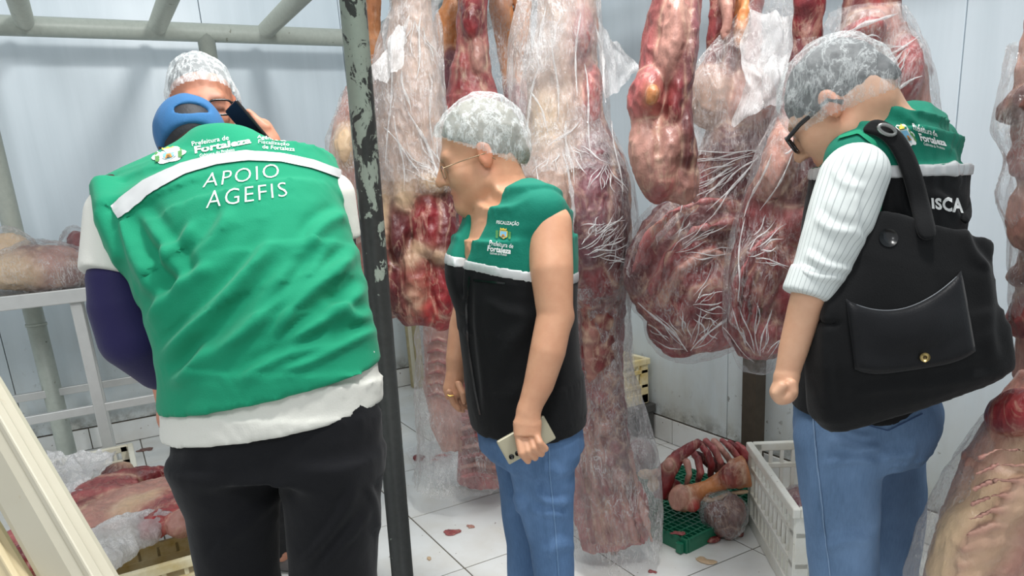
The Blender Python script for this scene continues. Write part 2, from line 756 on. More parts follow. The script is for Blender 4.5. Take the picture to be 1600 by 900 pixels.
def panel_material():
    n = N('white_cold_room_panel', 0.32, 0.45)
    sep = n.node('SeparateXYZ')
    n.link(n.co.outputs['Object'], sep.inputs[0])
    z = sep.outputs['Z']
    streak = n.noise(2.2, 5, 0.6, n.mapping((4, 4, 0.25)))
    c = n.mix(n.ramp(streak, [(0.4, 0.0), (0.75, 1.0)]), lin(218, 230, 237), lin(206, 219, 226))
    low = n.ramp(z, [(0.0, 1.0), (0.14, 0.75), (0.45, 0.32), (0.85, 0.0)])
    grime = n.math('MULTIPLY', low, n.ramp(n.noise(2.6, 6, 0.65, n.mapping((1, 1, 0.6))), [(0.30, 0.15), (0.75, 1.0)]))
    c = n.mix(grime, c, lin(176, 170, 152))
    fl = n.ramp(n.noise(26, 3, 0.5), [(0.66, 0.0), (0.70, 1.0)])
    fl2 = n.ramp(n.noise(3.0, 3), [(0.45, 0.0), (0.62, 1.0)])
    c = n.mix(n.math('MULTIPLY', n.math('MULTIPLY', fl, fl2), low), c, lin(96, 88, 74))
    edge = n.math('MULTIPLY', n.ramp(z, [(0.0, 1.0), (0.03, 0.8), (0.10, 0.0)]), n.ramp(n.noise(9, 5, 0.7), [(0.42, 0.0), (0.60, 1.0)]))
    c = n.mix(n.math('MULTIPLY', edge, 0.7), c, lin(84, 76, 60))
    n.base(c)
    n.bump(n.noise(1.4, 2), 0.10, 0.05)
    return n.m


MAT_TILE = tile_material()
MAT_PANEL = panel_material()
MAT_GROUT = plain('grey_grout', lin(104, 98, 88), 0.85, 0.2, var=0.3, scale=14)
MAT_SEAM = plain('dark_panel_joint', lin(120, 118, 112), 0.8, 0.2)
MAT_BASE = tile_material()

fl = MB().box(((X0 + WX) / 2, (Y0 + WY) / 2, -0.03), ((WX - X0) / 2, (WY - Y0) / 2, 0.027)).build('floor', MAT_GROUT)
tag(fl, 'white ceramic tile floor with dark joints and scattered meat scraps', None, kind='structure')


def child_mesh(name, me, parent, loc):
    o = bpy.data.objects.new(name, me)
    COL.objects.link(o)
    o.parent = parent
    o.location = loc
    return o


def box_mesh(name, half, mat, bevel=0.0):
    me = bpy.data.meshes.new(name)
    bm = bmesh.new()
    bmesh.ops.create_cube(bm, size=2.0)
    for v in bm.verts:
        v.co = Vector((v.co.x * half[0], v.co.y * half[1], v.co.z * half[2]))
    if bevel:
        bmesh.ops.bevel(bm, geom=bm.edges[:], offset=bevel, segments=1, affect='EDGES')
    bm.to_mesh(me)
    bm.free()
    me.materials.append(mat)
    return me


TX, TY = 0.499, 0.556
tile_me = box_mesh('tile', (TX / 2 - 0.003, TY / 2 - 0.003, 0.0045), MAT_TILE, 0.0012)
for i in range(-8, 4):
    for j in range(-4, 7):
        x, y = 1.04 + TX * (i + 0.5), 1.812 + TY * (j + 0.5)
        if x + TX / 2 > WX + 0.02:
            continue
        if y + TY / 2 > WY + 0.02 or y - TY / 2 < Y0:
            continue
        child_mesh('tile', tile_me, fl, (x, y, -0.0045 + random.uniform(-0.0006, 0.0004)))
# cut tiles along the two walls
for i in range(-8, 4):
    x0 = 1.04 + TX * i
    w = min(TX, WX - x0)
    y0 = 1.812 + TY * 6
    if w > 0.02 and WY - y0 > 0.02 and y0 + TY > WY + 0.02:
        me = box_mesh('tile', (w / 2 - 0.003, (WY - y0) / 2 - 0.003, 0.0045), MAT_TILE, 0.0012)
        child_mesh('tile', me, fl, (x0 + w / 2, (y0 + WY) / 2, -0.0045))
x0 = 1.04 + TX * 3
if WX - x0 > 0.02:
    for j in range(-4, 6):
        me = box_mesh('tile', ((WX - x0) / 2 - 0.003, TY / 2 - 0.003, 0.0045), MAT_TILE, 0.0012)
        child_mesh('tile', me, fl, ((WX + x0) / 2, 1.812 + TY * (j + 0.5), -0.0045))

ROOM_H = 3.5
BB = 0.145
# back wall
wb = MB().box(((X0 + WX) / 2, WY + 0.06, ROOM_H / 2), ((WX - X0) / 2 + 0.1, 0.05, ROOM_H / 2)).build('wall_back', MAT_SEAM)
tag(wb, 'white panelled cold room wall behind the bending man, grimy along its foot', kind='structure')
xs = [-3.6, -2.76, -1.66, -0.557, 0.844, 1.72, WX]
for a, b in zip(xs[:-1], xs[1:]):
    me = box_mesh('panel', ((b - a) / 2 - 0.002, 0.012, (ROOM_H - BB) / 2), MAT_PANEL, 0.002)
    o = child_mesh('panel', me, wb, ((a + b) / 2, WY + 0.004, BB))
    for v in me.vertices:
        v.co.z += (ROOM_H - BB) / 2
# right wall
wr = MB().box((WX + 0.06, (Y0 + WY) / 2, ROOM_H / 2), (0.05, (WY - Y0) / 2 + 0.1, ROOM_H / 2)).build('wall_right', MAT_SEAM)
tag(wr, 'white panelled cold room wall on the right with stained lower half', kind='structure')
ys = [Y0, -0.5, 0.49, 1.485, 2.49, 3.49, 4.49, WY]
for a, b in zip(ys[:-1], ys[1:]):
    me = box_mesh('panel', (0.012, (b - a) / 2 - 0.002, (ROOM_H - BB) / 2), MAT_PANEL, 0.002)
    o = child_mesh('panel', me, wr, (WX + 0.004, (a + b) / 2, BB))
    for v in me.vertices:
        v.co.z += (ROOM_H - BB) / 2
# tiled skirting
bb = MB().box(((X0 + WX) / 2, WY + 0.002, BB / 2 - 0.004), ((WX - X0) / 2, 0.008, BB / 2)).build('baseboard_back', MAT_GROUT)
tag(bb, 'row of white skirting tiles along the back wall', kind='structure')
k = -8
while True:
    a = 0.27 + TX * k
    if a > WX - 0.02:
        break
    b = min(a + TX, WX)
    child_mesh('tile', box_mesh('tile', ((b - a) / 2 - 0.003, 0.005, BB / 2 - 0.006), MAT_BASE, 0.001), bb, ((a + b) / 2, WY - 0.009, BB / 2 - 0.002))
    k += 1
br = MB().box((WX + 0.002, (Y0 + WY) / 2, BB / 2 - 0.004), (0.008, (WY - Y0) / 2, BB / 2)).build('baseboard_right', MAT_GROUT)
tag(br, 'row of white skirting tiles along the right wall', kind='structure')
a = PX(1053, 680, WX)[1] - 12 * TX
while a < WY - 0.02:
    b = min(a + TX, WY)
    if a > Y0:
        child_mesh('tile', box_mesh('tile', (0.005, (b - a) / 2 - 0.003, BB / 2 - 0.006), MAT_BASE, 0.001), br, (WX - 0.009, (a + b) / 2, BB / 2 - 0.002))
    a += TX


# ================================================================== pipe frame
def peeling_paint(name, cover_lo, cover_hi, z0, z1, under=(36, 38, 37), paint=(146, 158, 146)):
    n = N(name, 0.42, 0.5)
    sep = n.node('SeparateXYZ')
    n.link(n.co.outputs['Object'], sep.inputs[0])
    mr = n.node('MapRange')
    n.link(sep.outputs['Z'], mr.inputs[0])
    mr.inputs[1].default_value, mr.inputs[2].default_value = z0, z1
    mr.inputs[3].default_value, mr.inputs[4].default_value = cover_lo, cover_hi
    f = n.noise(20, 6, 0.66, n.mapping((1, 1, 0.6)), 0.6)
    m = n.ramp(n.math('ADD', f, mr.outputs[0]), [(0.49, 0.0), (0.51, 1.0)])
    pc = n.mix(n.noise(40, 4), lin(*paint), lin(*[min(255, c * 0.88) for c in paint]))
    uc = n.mix(n.noise(50, 4), lin(*under), lin(*[c * 1.6 for c in under]))
    n.base(n.mix(m, uc, pc))
    n.bump(m, 0.35, 0.003)
    return n.m


MAT_GALV = peeling_paint('worn_grey_green_pipe', 0.16, 0.16, 0, 1, (96, 98, 88), (184, 192, 182))
MAT_POLE = peeling_paint('chipped_black_green_pipe', -0.15, 0.025, 0.95, 1.75)
MAT_STEEL = plain('brushed_steel', lin(168, 170, 168), 0.36, 0.5, 0.85, 0.15, 25)
MAT_RUST = plain('rusty_dark_steel', lin(78, 70, 60), 0.75, 0.3, 0.2, 0.4, 18, 0.3, 60)

fp = P(590, 450, 2.38)
fr = empty('pipe_frame', (0.5, 4.8, 0), 'overhead frame of grey-green pipes with chipped black post in front', 'pipe frame')
RZ = 2.402
PR = 0.05
MB().tube([(-1.6, 4.8, RZ), (2.2, 4.8, RZ)], PR, 20).build('back_rail', MAT_GALV, fr, True)
MB().tube([(-1.6, fp[1], RZ), (1.45, fp[1], RZ)], 0.04, 20).build('front_rail', MAT_GALV, fr, True)
for x in (-0.08, 0.549, 1.14):
    MB().tube([(x, 4.8, RZ + 0.02), (x, fp[1], RZ + 0.02)], PR * 0.95, 20).build('cross_bar', MAT_GALV, fr, True)
for x in (-0.345, 0.798):
    po = MB().tube([(x, 4.8, 0.0), (x, 4.8, RZ)], PR * 0.97, 20).build('post', MAT_GALV, fr, True)
    MB().tube([(x, 4.8, 0.86), (x, 4.8, 0.875)], PR * 1.06, 20).build('weld_ring', MAT_GALV, po, True)
_a, _b = P(551, 0, 2.38), P(629, 900, 2.38)
_d = (_b - _a) / (_a[2] - _b[2])
MB().tube([_a + _d * _a[2], _a - _d * (RZ - _a[2])], 0.0395, 24).build('post', MAT_POLE, fr, True)['label'] = 'black pipe post with peeling grey-green paint'

# overhead hanging rails for the meat
for x, lab in ((1.73, 'galvanised hanging rail over the wrapped carcasses in the middle'), (2.24, 'galvanised hanging rail near the right wall')):
    r = empty('meat_rail', (x, 3.2, 2.3), lab, 'rail')
    MB().box((x, 2.88, 2.37), (0.02, 1.77, 0.045)).build('rail_bar', MAT_STEEL, r, bevel=0.006)
    for y in (1.6, 3.2, 4.5):
        MB().tube([(x, y, 2.4), (x, y, ROOM_H - 0.02)], 0.012, 10).build('hanger_rod', MAT_STEEL, r, True)

# rusty post by the right wall, timber offcut by the corner
pr_ = empty('steel_post', (2.50, 2.24, 0), 'dark rusty square post standing against the right wall', 'post')
MB().box((2.50, 2.24, 0.93), (0.034, 0.04, 0.93)).build('shaft', MAT_RUST, pr_, bevel=0.004)
MB().box((2.50, 2.24, 0.006), (0.06, 0.07, 0.006)).build('foot_plate', MAT_RUST, pr_)
MAT_TIMBER = plain('mottled_timber', lin(176, 164, 128), 0.8, 0.2, 0, 0.45, 22, 0.4, 60)
tp = PY(653, 600, 5.04)
tm = empty('timber_post', (tp[0], 5.04, 0), 'mottled yellowish timber post standing at the back wall corner', 'post')
MB().box((tp[0], 5.04, 0.55), (0.045, 0.04, 0.55)).build('shaft', MAT_TIMBER, tm, bevel=0.008)
MB().box((tp[0] - 0.036, 5.0, 0.55), (0.012, 0.012, 0.53)).build('batten', plain('pale_batten', lin(206, 200, 180), 0.7), tm, bevel=0.003)


# ================================================================== crates
def frame_axes(yaw):
    c, s_ = math.cos(yaw), math.sin(yaw)
    return np.array([c, s_, 0.0]), np.array([-s_, c, 0.0])


def crate(label, cx, cy, yaw, L, W, Hh, mat, z0=0.0, group='plastic crates', nl=9, nw=6):
    """L along local x, W along local y"""
    u, v = frame_axes(yaw)
    R = np.array([u, v, UP])
    root = empty('plastic_crate', (cx, cy, z0), label, 'crate', group)
    o = np.array([cx, cy, z0])

    def at(x, y, z):
        return o + x * u + y * v + z * UP

    t = 0.010
    rim = MB()
    for sgn in (-1, 1):
        rim.box(at(0, sgn * (W / 2 - 0.012), Hh - 0.018), (L / 2, 0.013, 0.018), R)
        rim.box(at(sgn * (L / 2 - 0.012), 0, Hh - 0.018), (0.013, W / 2 - 0.025, 0.018), R)
    rim.build('rim', mat, root, bevel=0.005)
    MB().box(at(0, 0, 0.012), (L / 2 - 0.03, W / 2 - 0.03, 0.008), R).build('base', mat, root)
    for zz in (0.03, Hh * 0.40, Hh * 0.72):
        m = MB()
        for sgn in (-1, 1):
            m.box(at(0, sgn * (W / 2 - 0.016), zz), (L / 2 - 0.012, t * 0.9, 0.011 if zz > 0.05 else 0.028), R)
            m.box(at(sgn * (L / 2 - 0.016), 0, zz), (t * 0.9, W / 2 - 0.012, 0.011 if zz > 0.05 else 0.028), R)
        m.build('rib_band', mat, root, bevel=0.003)
    for sx in (-1, 1):
        for sy in (-1, 1):
            m = MB()
            m.box(at(sx * (L / 2 - 0.035), sy * (W / 2 - 0.016), Hh / 2), (0.024, 0.009, Hh / 2 - 0.004), R)
            m.box(at(sx * (L / 2 - 0.016), sy * (W / 2 - 0.035), Hh / 2), (0.009, 0.024, Hh / 2 - 0.004), R)
            m.build('corner_post', mat, root, bevel=0.003)

    def bar_mesh(along_l):
        half = (0.0075, 0.006, Hh / 2 - 0.02) if along_l else (0.006, 0.0075, Hh / 2 - 0.02)
        me = box_mesh('bar', half, mat, 0.002)
        me.transform(Matrix.Rotation(yaw, 4, 'Z'))
        return me

    ml, mw = bar_mesh(True), bar_mesh(False)
    for sgn in (-1, 1):
        for i in range(1, nl + 1):
            p = at(-L / 2 + 0.05 + (L - 0.10) * i / (nl + 1), sgn * (W / 2 - 0.018), Hh / 2) - o
            child_mesh('bar', ml, root, tuple(p))
        for i in range(1, nw + 1):
            p = at(sgn * (L / 2 - 0.018), -W / 2 + 0.05 + (W - 0.10) * i / (nw + 1), Hh / 2) - o
            child_mesh('bar', mw, root, tuple(p))
    # solid lower skirts between the bars
    m = MB()
    for sgn in (-1, 1):
        m.box(at(0, sgn * (W / 2 - 0.021), Hh * 0.20), (L / 2 - 0.02, 0.003, Hh * 0.19), R)
        m.box(at(sgn * (L / 2 - 0.021), 0, Hh * 0.20), (0.003, W / 2 - 0.02, Hh * 0.19), R)
    m.build('lower_panel', mat, root)
    return root


def crate_plastic(name, rgb, dirt):
    n = N(name, 0.38, 0.45)
    c = n.mix(n.ramp(n.noise(5, 5, 0.65), [(0.45, 0.0), (0.72, 1.0)]), lin(*rgb), lin(*dirt))
    sp_ = n.ramp(n.noise(45, 2), [(0.70, 0.0), (0.74, 0.6)])
    n.base(n.mix(sp_, c, lin(110, 90, 60)))
    return n.m


MAT_CR_WHITE = crate_plastic('white_crate_plastic', (232, 232, 224), (214, 210, 194))
MAT_CR_CREAM = crate_plastic('cream_crate_plastic', (228, 218, 184), (196, 168, 92))
MAT_CR_GREY = crate_plastic('greyish_crate_plastic', (214, 212, 198), (190, 184, 160))

# right-hand crate, its rim corners found where the rim meets the view
ZR = 0.36
k1, k2, k3 = PZ(1166, 690, ZR), PZ(1240, 796, ZR), PZ(1446, 790, ZR)
Lr, Wr = np.linalg.norm(k1 - k2), np.linalg.norm(k3 - k2)
dv = nrm(k1 - k2)
cc = (k1 + k3) / 2
crate('white slatted crate holding bagged meat, in front of the stooping woman in a striped shirt', cc[0], cc[1], math.atan2(dv[1], dv[0]), Lr, Wr, ZR, MAT_CR_WHITE)
CR_R = (cc, dv)
crate('dull white crate behind the meat on the left floor, film hanging into it', -0.19, 3.78, math.pi / 2, 0.54, 0.37, 0.30, MAT_CR_GREY)
crate('yellow-stained cream crate under the big meat slab at lower left', -0.03, 2.86, math.pi / 2, 0.58, 0.46, 0.27, MAT_CR_CREAM, nl=7, nw=4)
ck = PX(990, 630, 2.42)
crate('small cream crate by the far right corner, partly behind hanging film', 2.40, ck[1] + 0.27, math.pi / 2, 0.5, 0.32, 0.26, MAT_CR_CREAM, z0=0.215)
pl = empty('plastic_pallet', (2.40, ck[1] + 0.27, 0), 'dark grey pallet under the small cream crate in the corner', 'pallet')
MAT_DKPL = plain('dark_grey_plastic', lin(70, 70, 68), 0.6)
MB().box((2.40, ck[1] + 0.27, 0.19), (0.18, 0.27, 0.022)).build('deck', MAT_DKPL, pl, bevel=0.005)
for dx in (-0.14, 0.14):
    MB().box((2.40 + dx, ck[1] + 0.27, 0.084), (0.03, 0.26, 0.084)).build('runner', MAT_DKPL, pl)

# ================================================================== steel table on the left
MAT_TABLE = plain('stainless_table', lin(190, 192, 190), 0.4, 0.5, 0.35, 0.1, 20)
tb = empty('steel_table', (-0.2, 4.5, 0), 'stainless steel table on the left carrying bagged meat', 'table')
MB().box((-0.35, 4.50, 1.065), (0.85, 0.33, 0.016)).build('table_top', MAT_TABLE, tb, bevel=0.004)
MB().box((-0.35, 4.162, 1.062), (0.85, 0.010, 0.034)).build('front_lip', MAT_TABLE, tb, bevel=0.004)
for x in (-1.12, -0.118, 0.44):
    for y in (4.20, 4.78):
        MB().box((x, y, 0.525), (0.026, 0.020, 0.525)).build('leg', MAT_TABLE, tb, bevel=0.004)
for y in (4.20, 4.78):
    MB().box((-0.34, y, 0.475), (0.77, 0.014, 0.022)).build('stretcher', MAT_TABLE, tb, bevel=0.003)

# ================================================================== leaning cream beams in the left foreground
MAT_BEAM = N('worn_cream_beam', 0.5, 0.4)
_f = MAT_BEAM.noise(5, 5, 0.6)
_c = MAT_BEAM.mix(_f, lin(208, 203, 184), lin(188, 181, 160))
_c = MAT_BEAM.mix(MAT_BEAM.ramp(MAT_BEAM.noise(18, 5, 0.65), [(0.66, 0.0), (0.72, 0.7)]), _c, lin(178, 150, 96))
MAT_BEAM.base(_c)
MAT_BEAM.bump(MAT_BEAM.noise(30, 3), 0.15, 0.004)


def beam(label, p0, p1, w, d, tone):
    """slightly rounded plank from p0 (high) to p1 (low)"""
    ax = nrm(p1 - p0)
    side = nrm(np.cross(ax, -FH))
    dep = np.cross(ax, side)
    root = empty('leaning_beam', p1, label, 'beam', 'cream beams leaning in the left foreground')
    R = np.array([side, dep, ax])
    L = np.linalg.norm(p1 - p0)
    MB().box((p0 + p1) / 2, (w, d, L / 2), R).build('plank', tone, root, bevel=min(w, d) * 0.55)
    MB().box((p0 + p1) / 2 - side * w * 1.01 - dep * d * 0.55, (0.004, d * 0.3, L / 2 * 0.98), R).build('edge_strip', tone, root, bevel=0.002)
    return root


def floor_hit(a, b):
    t = a[2] / (a[2] - b[2])
    return a + (b - a) * t


b0, b1 = P(-50, 600, 0.72), P(122, 900, 0.60)
beam('broad cream painted beam leaning across the lower left corner', b0 + (b0 - b1) * 0.6, floor_hit(b0, b1), 0.0255, 0.02, MAT_BEAM.m)
b0, b1 = P(-60, 765, 0.68), P(18, 900, 0.60)
beam('narrow cream beam at the very lower left edge', b0 + (b0 - b1) * 0.6, floor_hit(b0, b1), 0.012, 0.012, plain('yellowed_cream_paint', lin(206, 190, 152), 0.5))

# ================================================================== green plastic grate with its meat bones
MAT_GREEN_PL = plain('green_plastic', lin(22, 106, 78), 0.35, 0.5, 0, 0.12, 12)
g0, g1, g2 = PZ(1073, 845, 0.06), PZ(1022, 822, 0.06), PZ(1111, 820, 0.06)
gu = nrm(g1 - g0)
gv = nrm(g2 - g0)
gv = nrm(gv - (gv @ gu) * gu)
GL, GW = 0.60, 0.58
GR = np.array([gu, gv, UP])
gc = g0 + gu * GL / 2 + gv * GW / 2
gc[2] = 0
gp = empty('plastic_grate', gc, 'green plastic grate mat on the floor under the ribs', 'grate')
m = MB()
for i in range(1, 16):
    m.box(gc - gu * GL / 2 + gu * GL * i / 16 + UP * 0.052, (0.0035, GW / 2, 0.008), GR)
for i in range(1, 22):
    m.box(gc - gv * GW / 2 + gv * GW * i / 22 + UP * 0.052, (GL / 2, 0.003, 0.0075), GR)
m.build('lattice', MAT_GREEN_PL, gp)
for sgn in (-1, 1):
    MB().box(gc + sgn * gv * (GW / 2 - 0.006) + gu * GL / 4 + UP * 0.03, (GL / 4 - 0.002, 0.006, 0.03), GR).build('side_wall', MAT_GREEN_PL, gp, bevel=0.002)
    MB().box(gc + sgn * gv * (GW / 2 - 0.006) - gu * GL / 4 + UP * 0.03, (GL / 4 - 0.002, 0.006, 0.03), GR).build('side_wall', MAT_GREEN_PL, gp, bevel=0.002)
    MB().box(gc + sgn * gu * (GL / 2 - 0.006) + UP * 0.03, (0.006, GW / 2 - 0.013, 0.03), GR).build('side_wall', MAT_GREEN_PL, gp, bevel=0.002)
MB().box(g0 + gu * 0.025 - gv * 0.012 - UP * 0.035, (0.014, 0.010, 0.022), GR).build('clip_lug', MAT_GREEN_PL, gp, bevel=0.003)
MB().box(gc + UP * 0.007, (GL / 2 - 0.02, GW / 2 - 0.02, 0.002), GR).build('tray_base', plain('dark_green_plastic', lin(16, 70, 54), 0.5), gp)

# ================================================================== cloth, skin and hair materials
def cloth(name, rgb, rough=0.85, var=0.10, weave=350, bump=0.25):
    n = N(name, rough, 0.25)
    f = n.noise(6, 4)
    n.base(n.mix(f, tuple(c * (1 - var) for c in rgb), tuple(min(1, c * (1 + var)) for c in rgb)))
    n.bump(n.math('ADD', n.noise(weave, 2), n.math('MULTIPLY', n.noise(24, 3), 2.0)), bump, 0.002)
    n.b.inputs['Sheen Weight'].default_value = 0.08
    return n.m


def denim(name, rgb):
    n = N(name, 0.8, 0.2)
    f = n.noise(90, 4, 0.6, n.mapping((3, 3, 0.5)))
    g = n.noise(5, 4, 0.6, n.mapping((1, 1, 0.6)))
    c = n.mix(f, tuple(v * 0.75 for v in rgb), tuple(min(1, v * 1.25) for v in rgb))
    c = n.mix(n.ramp(g, [(0.45, 0.0), (0.72, 0.55)]), c, tuple(min(1, v * 1.9 + 0.04) for v in rgb))
    n.base(c)
    n.bump(n.noise(260, 2), 0.25, 0.002)
    return n.m


def two_tone(name, top, low, pt, nv):
    """cloth whose colour changes across a sewn line through pt with normal nv"""
    n = N(name, 0.82, 0.25)
    d = n.node('VectorMath', operation='DOT_PRODUCT')
    n.link(n.co.outputs['Object'], d.inputs[0])
    d.inputs[1].default_value = tuple(nv)
    f = n.math('GREATER_THAN', d.outputs['Value'], float(np.dot(pt, nv)))
    g = n.noise(7, 4)
    ct = n.mix(g, tuple(c * 0.9 for c in top), tuple(min(1, c * 1.1) for c in top))
    n.base(n.mix(f, low, ct))
    n.bump(n.math('ADD', n.noise(300, 2), n.math('MULTIPLY', n.noise(22, 3), 2.0)), 0.25, 0.002)
    n.b.inputs['Sheen Weight'].default_value = 0.05
    return n.m


def skin_material():
    n = N('skin', 0.48, 0.4)
    c, _ = n.attr()
    f = n.noise(22, 4, 0.6)
    n.base(n.mix(n.ramp(f, [(0.35, 0.0), (0.7, 1.0)]), n.mix(1.0, c, (0.90, 0.84, 0.82), 'MULTIPLY'), c))
    n.b.inputs['Subsurface Weight'].default_value = 0.08
    n.b.inputs['Subsurface Radius'].default_value = (0.02, 0.008, 0.005)
    n.b.inputs['Subsurface Scale'].default_value = 0.3
    n.bump(n.noise(220, 3), 0.12, 0.001)
    return n.m


def hairnet_material(name, lo, hi):
    n = N(name)
    n.t.nodes.remove(n.b)
    a = n.noise(34, 6, 0.68, n.mapping((1.0, 1.0, 0.45)), 0.4)
    crease = n.ramp(n.math('ABSOLUTE', n.math('SUBTRACT', a, 0.5)), [(0.0, 1.0), (0.015, 0.5), (0.06, 0.0)])
    fac = n.math('ADD', n.math('MULTIPLY', crease, hi - lo), lo, True)
    bp = n.bump(n.noise(40, 4, 0.6, n.mapping((1, 1, 0.4)), 0.6), 0.6, 0.01, target=False)
    d = n.node('BsdfDiffuse')
    d.inputs[0].default_value = (0.78, 0.82, 0.82, 1)
    n.link(bp, d.inputs['Normal'])
    t = n.node('BsdfTransparent')
    m = n.node('MixShader')
    n.link(fac, m.inputs[0])
    n.link(t.outputs[0], m.inputs[1])
    n.link(d.outputs[0], m.inputs[2])
    n.link(m.outputs[0], n.out.inputs[0])
    return n.m


MAT_SKIN = skin_material()
MAT_NET = hairnet_material('gauzy_hairnet', 0.22, 0.55)
MAT_NET_THIN = hairnet_material('thin_hairnet', 0.20, 0.50)
MAT_NET_DENSE = hairnet_material('denser_hairnet', 0.30, 0.75)
MAT_HAIR_DARK = plain('dark_hair', lin(42, 42, 46), 0.6, 0.4, 0, 0.4, 60, 0.5, 150)
MAT_HAIR_GREY = plain('grey_brown_hair', lin(112, 108, 92), 0.6, 0.4, 0, 0.35, 50, 0.5, 150)
MAT_GREEN = cloth('green_vest_cloth', lin(20, 136, 100))
MAT_BLACKC = cloth('black_cloth', lin(14, 14, 17), 0.9)
MAT_TROUSER = cloth('black_trouser_cloth', lin(15, 16, 20), 0.9)
MAT_WHITEC = cloth('white_shirt_cloth', lin(210, 210, 202), 0.85, 0.05)
MAT_NAVY = cloth('navy_sleeve_cloth', lin(34, 30, 74), 0.7)
MAT_CAP = cloth('blue_cap_cloth', lin(52, 104, 152), 0.8)
MAT_DENIM = denim('mid_blue_denim', lin(88, 118, 156))
MAT_DENIM2 = denim('washed_blue_denim', lin(92, 118, 150))
MAT_STRIP = plain('silver_reflective_tape', lin(200, 202, 202), 0.35, 0.6, 0.25, 0.08, 40)
MAT_PRINT = plain('white_print', lin(236, 238, 236), 0.6, 0.3, 0, 0.02)
MAT_SHOE = cloth('grey_shoe', lin(96, 92, 92), 0.6)
MAT_SHOEB = cloth('black_shoe', lin(20, 20, 22), 0.5)
MAT_FRAME = plain('black_spectacle_plastic', lin(16, 16, 18), 0.25, 0.6)
MAT_PHONEB = plain('black_phone_glass', lin(12, 12, 14), 0.12, 0.6)
MAT_BAG = cloth('black_canvas', lin(11, 12, 14), 0.85)
MAT_BAGP = cloth('black_nylon_pocket', lin(13, 14, 18), 0.5)


def stripe_shirt():
    n = N('white_pinstripe_cloth', 0.85, 0.25)
    c, _ = n.attr()
    sp_ = n.node('SeparateColor')
    n.link(c, sp_.inputs[0])
    w = n.math('FRACT', n.math('ADD', n.math('MULTIPLY', sp_.outputs[0], 34.0), n.math('MULTIPLY', n.noise(6, 2), 0.8)))
    n.base(n.mix(n.math('GREATER_THAN', w, 0.86), lin(212, 218, 216), lin(172, 178, 178)))
    n.bump(n.noise(18, 3), 0.2, 0.004)
    return n.m


MAT_STRIPE = stripe_shirt()


def glass_material():
    n = N('spectacle_lens')
    n.t.nodes.remove(n.b)
    t = n.node('BsdfTransparent')
    g = n.node('BsdfGlossy')
    g.inputs['Roughness'].default_value = 0.03
    f = n.node('Fresnel')
    m = n.node('MixShader')
    n.link(f.outputs[0], m.inputs[0])
    n.link(t.outputs[0], m.inputs[1])
    n.link(g.outputs[0], m.inputs[2])
    n.link(m.outputs[0], n.out.inputs[0])
    return n.m


MAT_LENS = glass_material()
SK_F = lin(208, 158, 126)      # woman in the middle
SK_F2 = lin(212, 168, 138)     # woman on the right
SK_M2 = lin(196, 138, 112)
SK_M1 = lin(52, 38, 32)


# ------------------------------------------------------------------ surface dressing
def folds(V, Nn, lines, noise=0.004, scale=9, seed=0, stretch=(1, 1, 0.6)):
    px, py = pix(V)
    d = noise * fbm(V * np.array(stretch), scale, 3, seed)
    for (x0, y0), (x1, y1), w, amp in lines:
        dx, dy = x1 - x0, y1 - y0
        L = math.hypot(dx, dy)
        t = ((px - x0) * dx + (py - y0) * dy) / (L * L)
        dist = ((px - x0) * dy - (py - y0) * dx) / L
        dist = dist + 4.0 * np.sin(t * 5 + x0)
        env = np.exp(-np.clip(np.abs(t - 0.5) - 0.32, 0, None) ** 2 / 0.03)
        d = d + amp * env * (np.exp(-(dist / w) ** 2) - 0.55 * np.exp(-((dist - 1.5 * w) / w) ** 2))
    return V + Nn * d[:, None]


def build(name, field, vox, mat, parent, lines=(), noise=0.0, scale=9, seed=0, sm=1, skin=None, lo=None, hi=None, midx=None):
    V, F = field.mesh(vox, lo, hi)
    if sm:
        V = smooth(V, F, sm, 0.5)
    col = None
    if skin is not None:
        col, _ = field.colours(V, skin)
    if noise or lines:
        V = folds(V, normals(V, F), lines, noise, scale, seed)
    o = obj(name, V, F, mat, parent, col)
    return o, V, F


def sleeve_angle(o, V, a, b):
    """stores the angle around the arm so that the stripes run along it"""
    ax = nrm(b - a)
    u = nrm(np.cross(ax, -FH))
    v = np.cross(ax, u)
    r = V - a
    ang = (np.arctan2(r @ u, -(r @ v)) / (2 * math.pi)) + 0.5
    at = o.data.color_attributes.new('Col', 'FLOAT_COLOR', 'POINT')
    c4 = np.ones((len(V), 4), np.float32)
    c4[:, 0] = ang
    at.data.foreach_set('color', c4.ravel())


def bvh(V, F):
    return BVHTree.FromPolygons([tuple(v) for v in V], [tuple(int(i) for i in f) for f in F])


def cast(tree, x, y, lift):
    r = nrm(ray(x, y))
    hit = tree.ray_cast(Vector(EYE), Vector(r), 9.0)
    if hit[0] is None:
        return None
    nv = np.array(hit[1])
    if nv @ r > 0:
        nv = -nv
    return np.array(hit[0]) + nv * lift


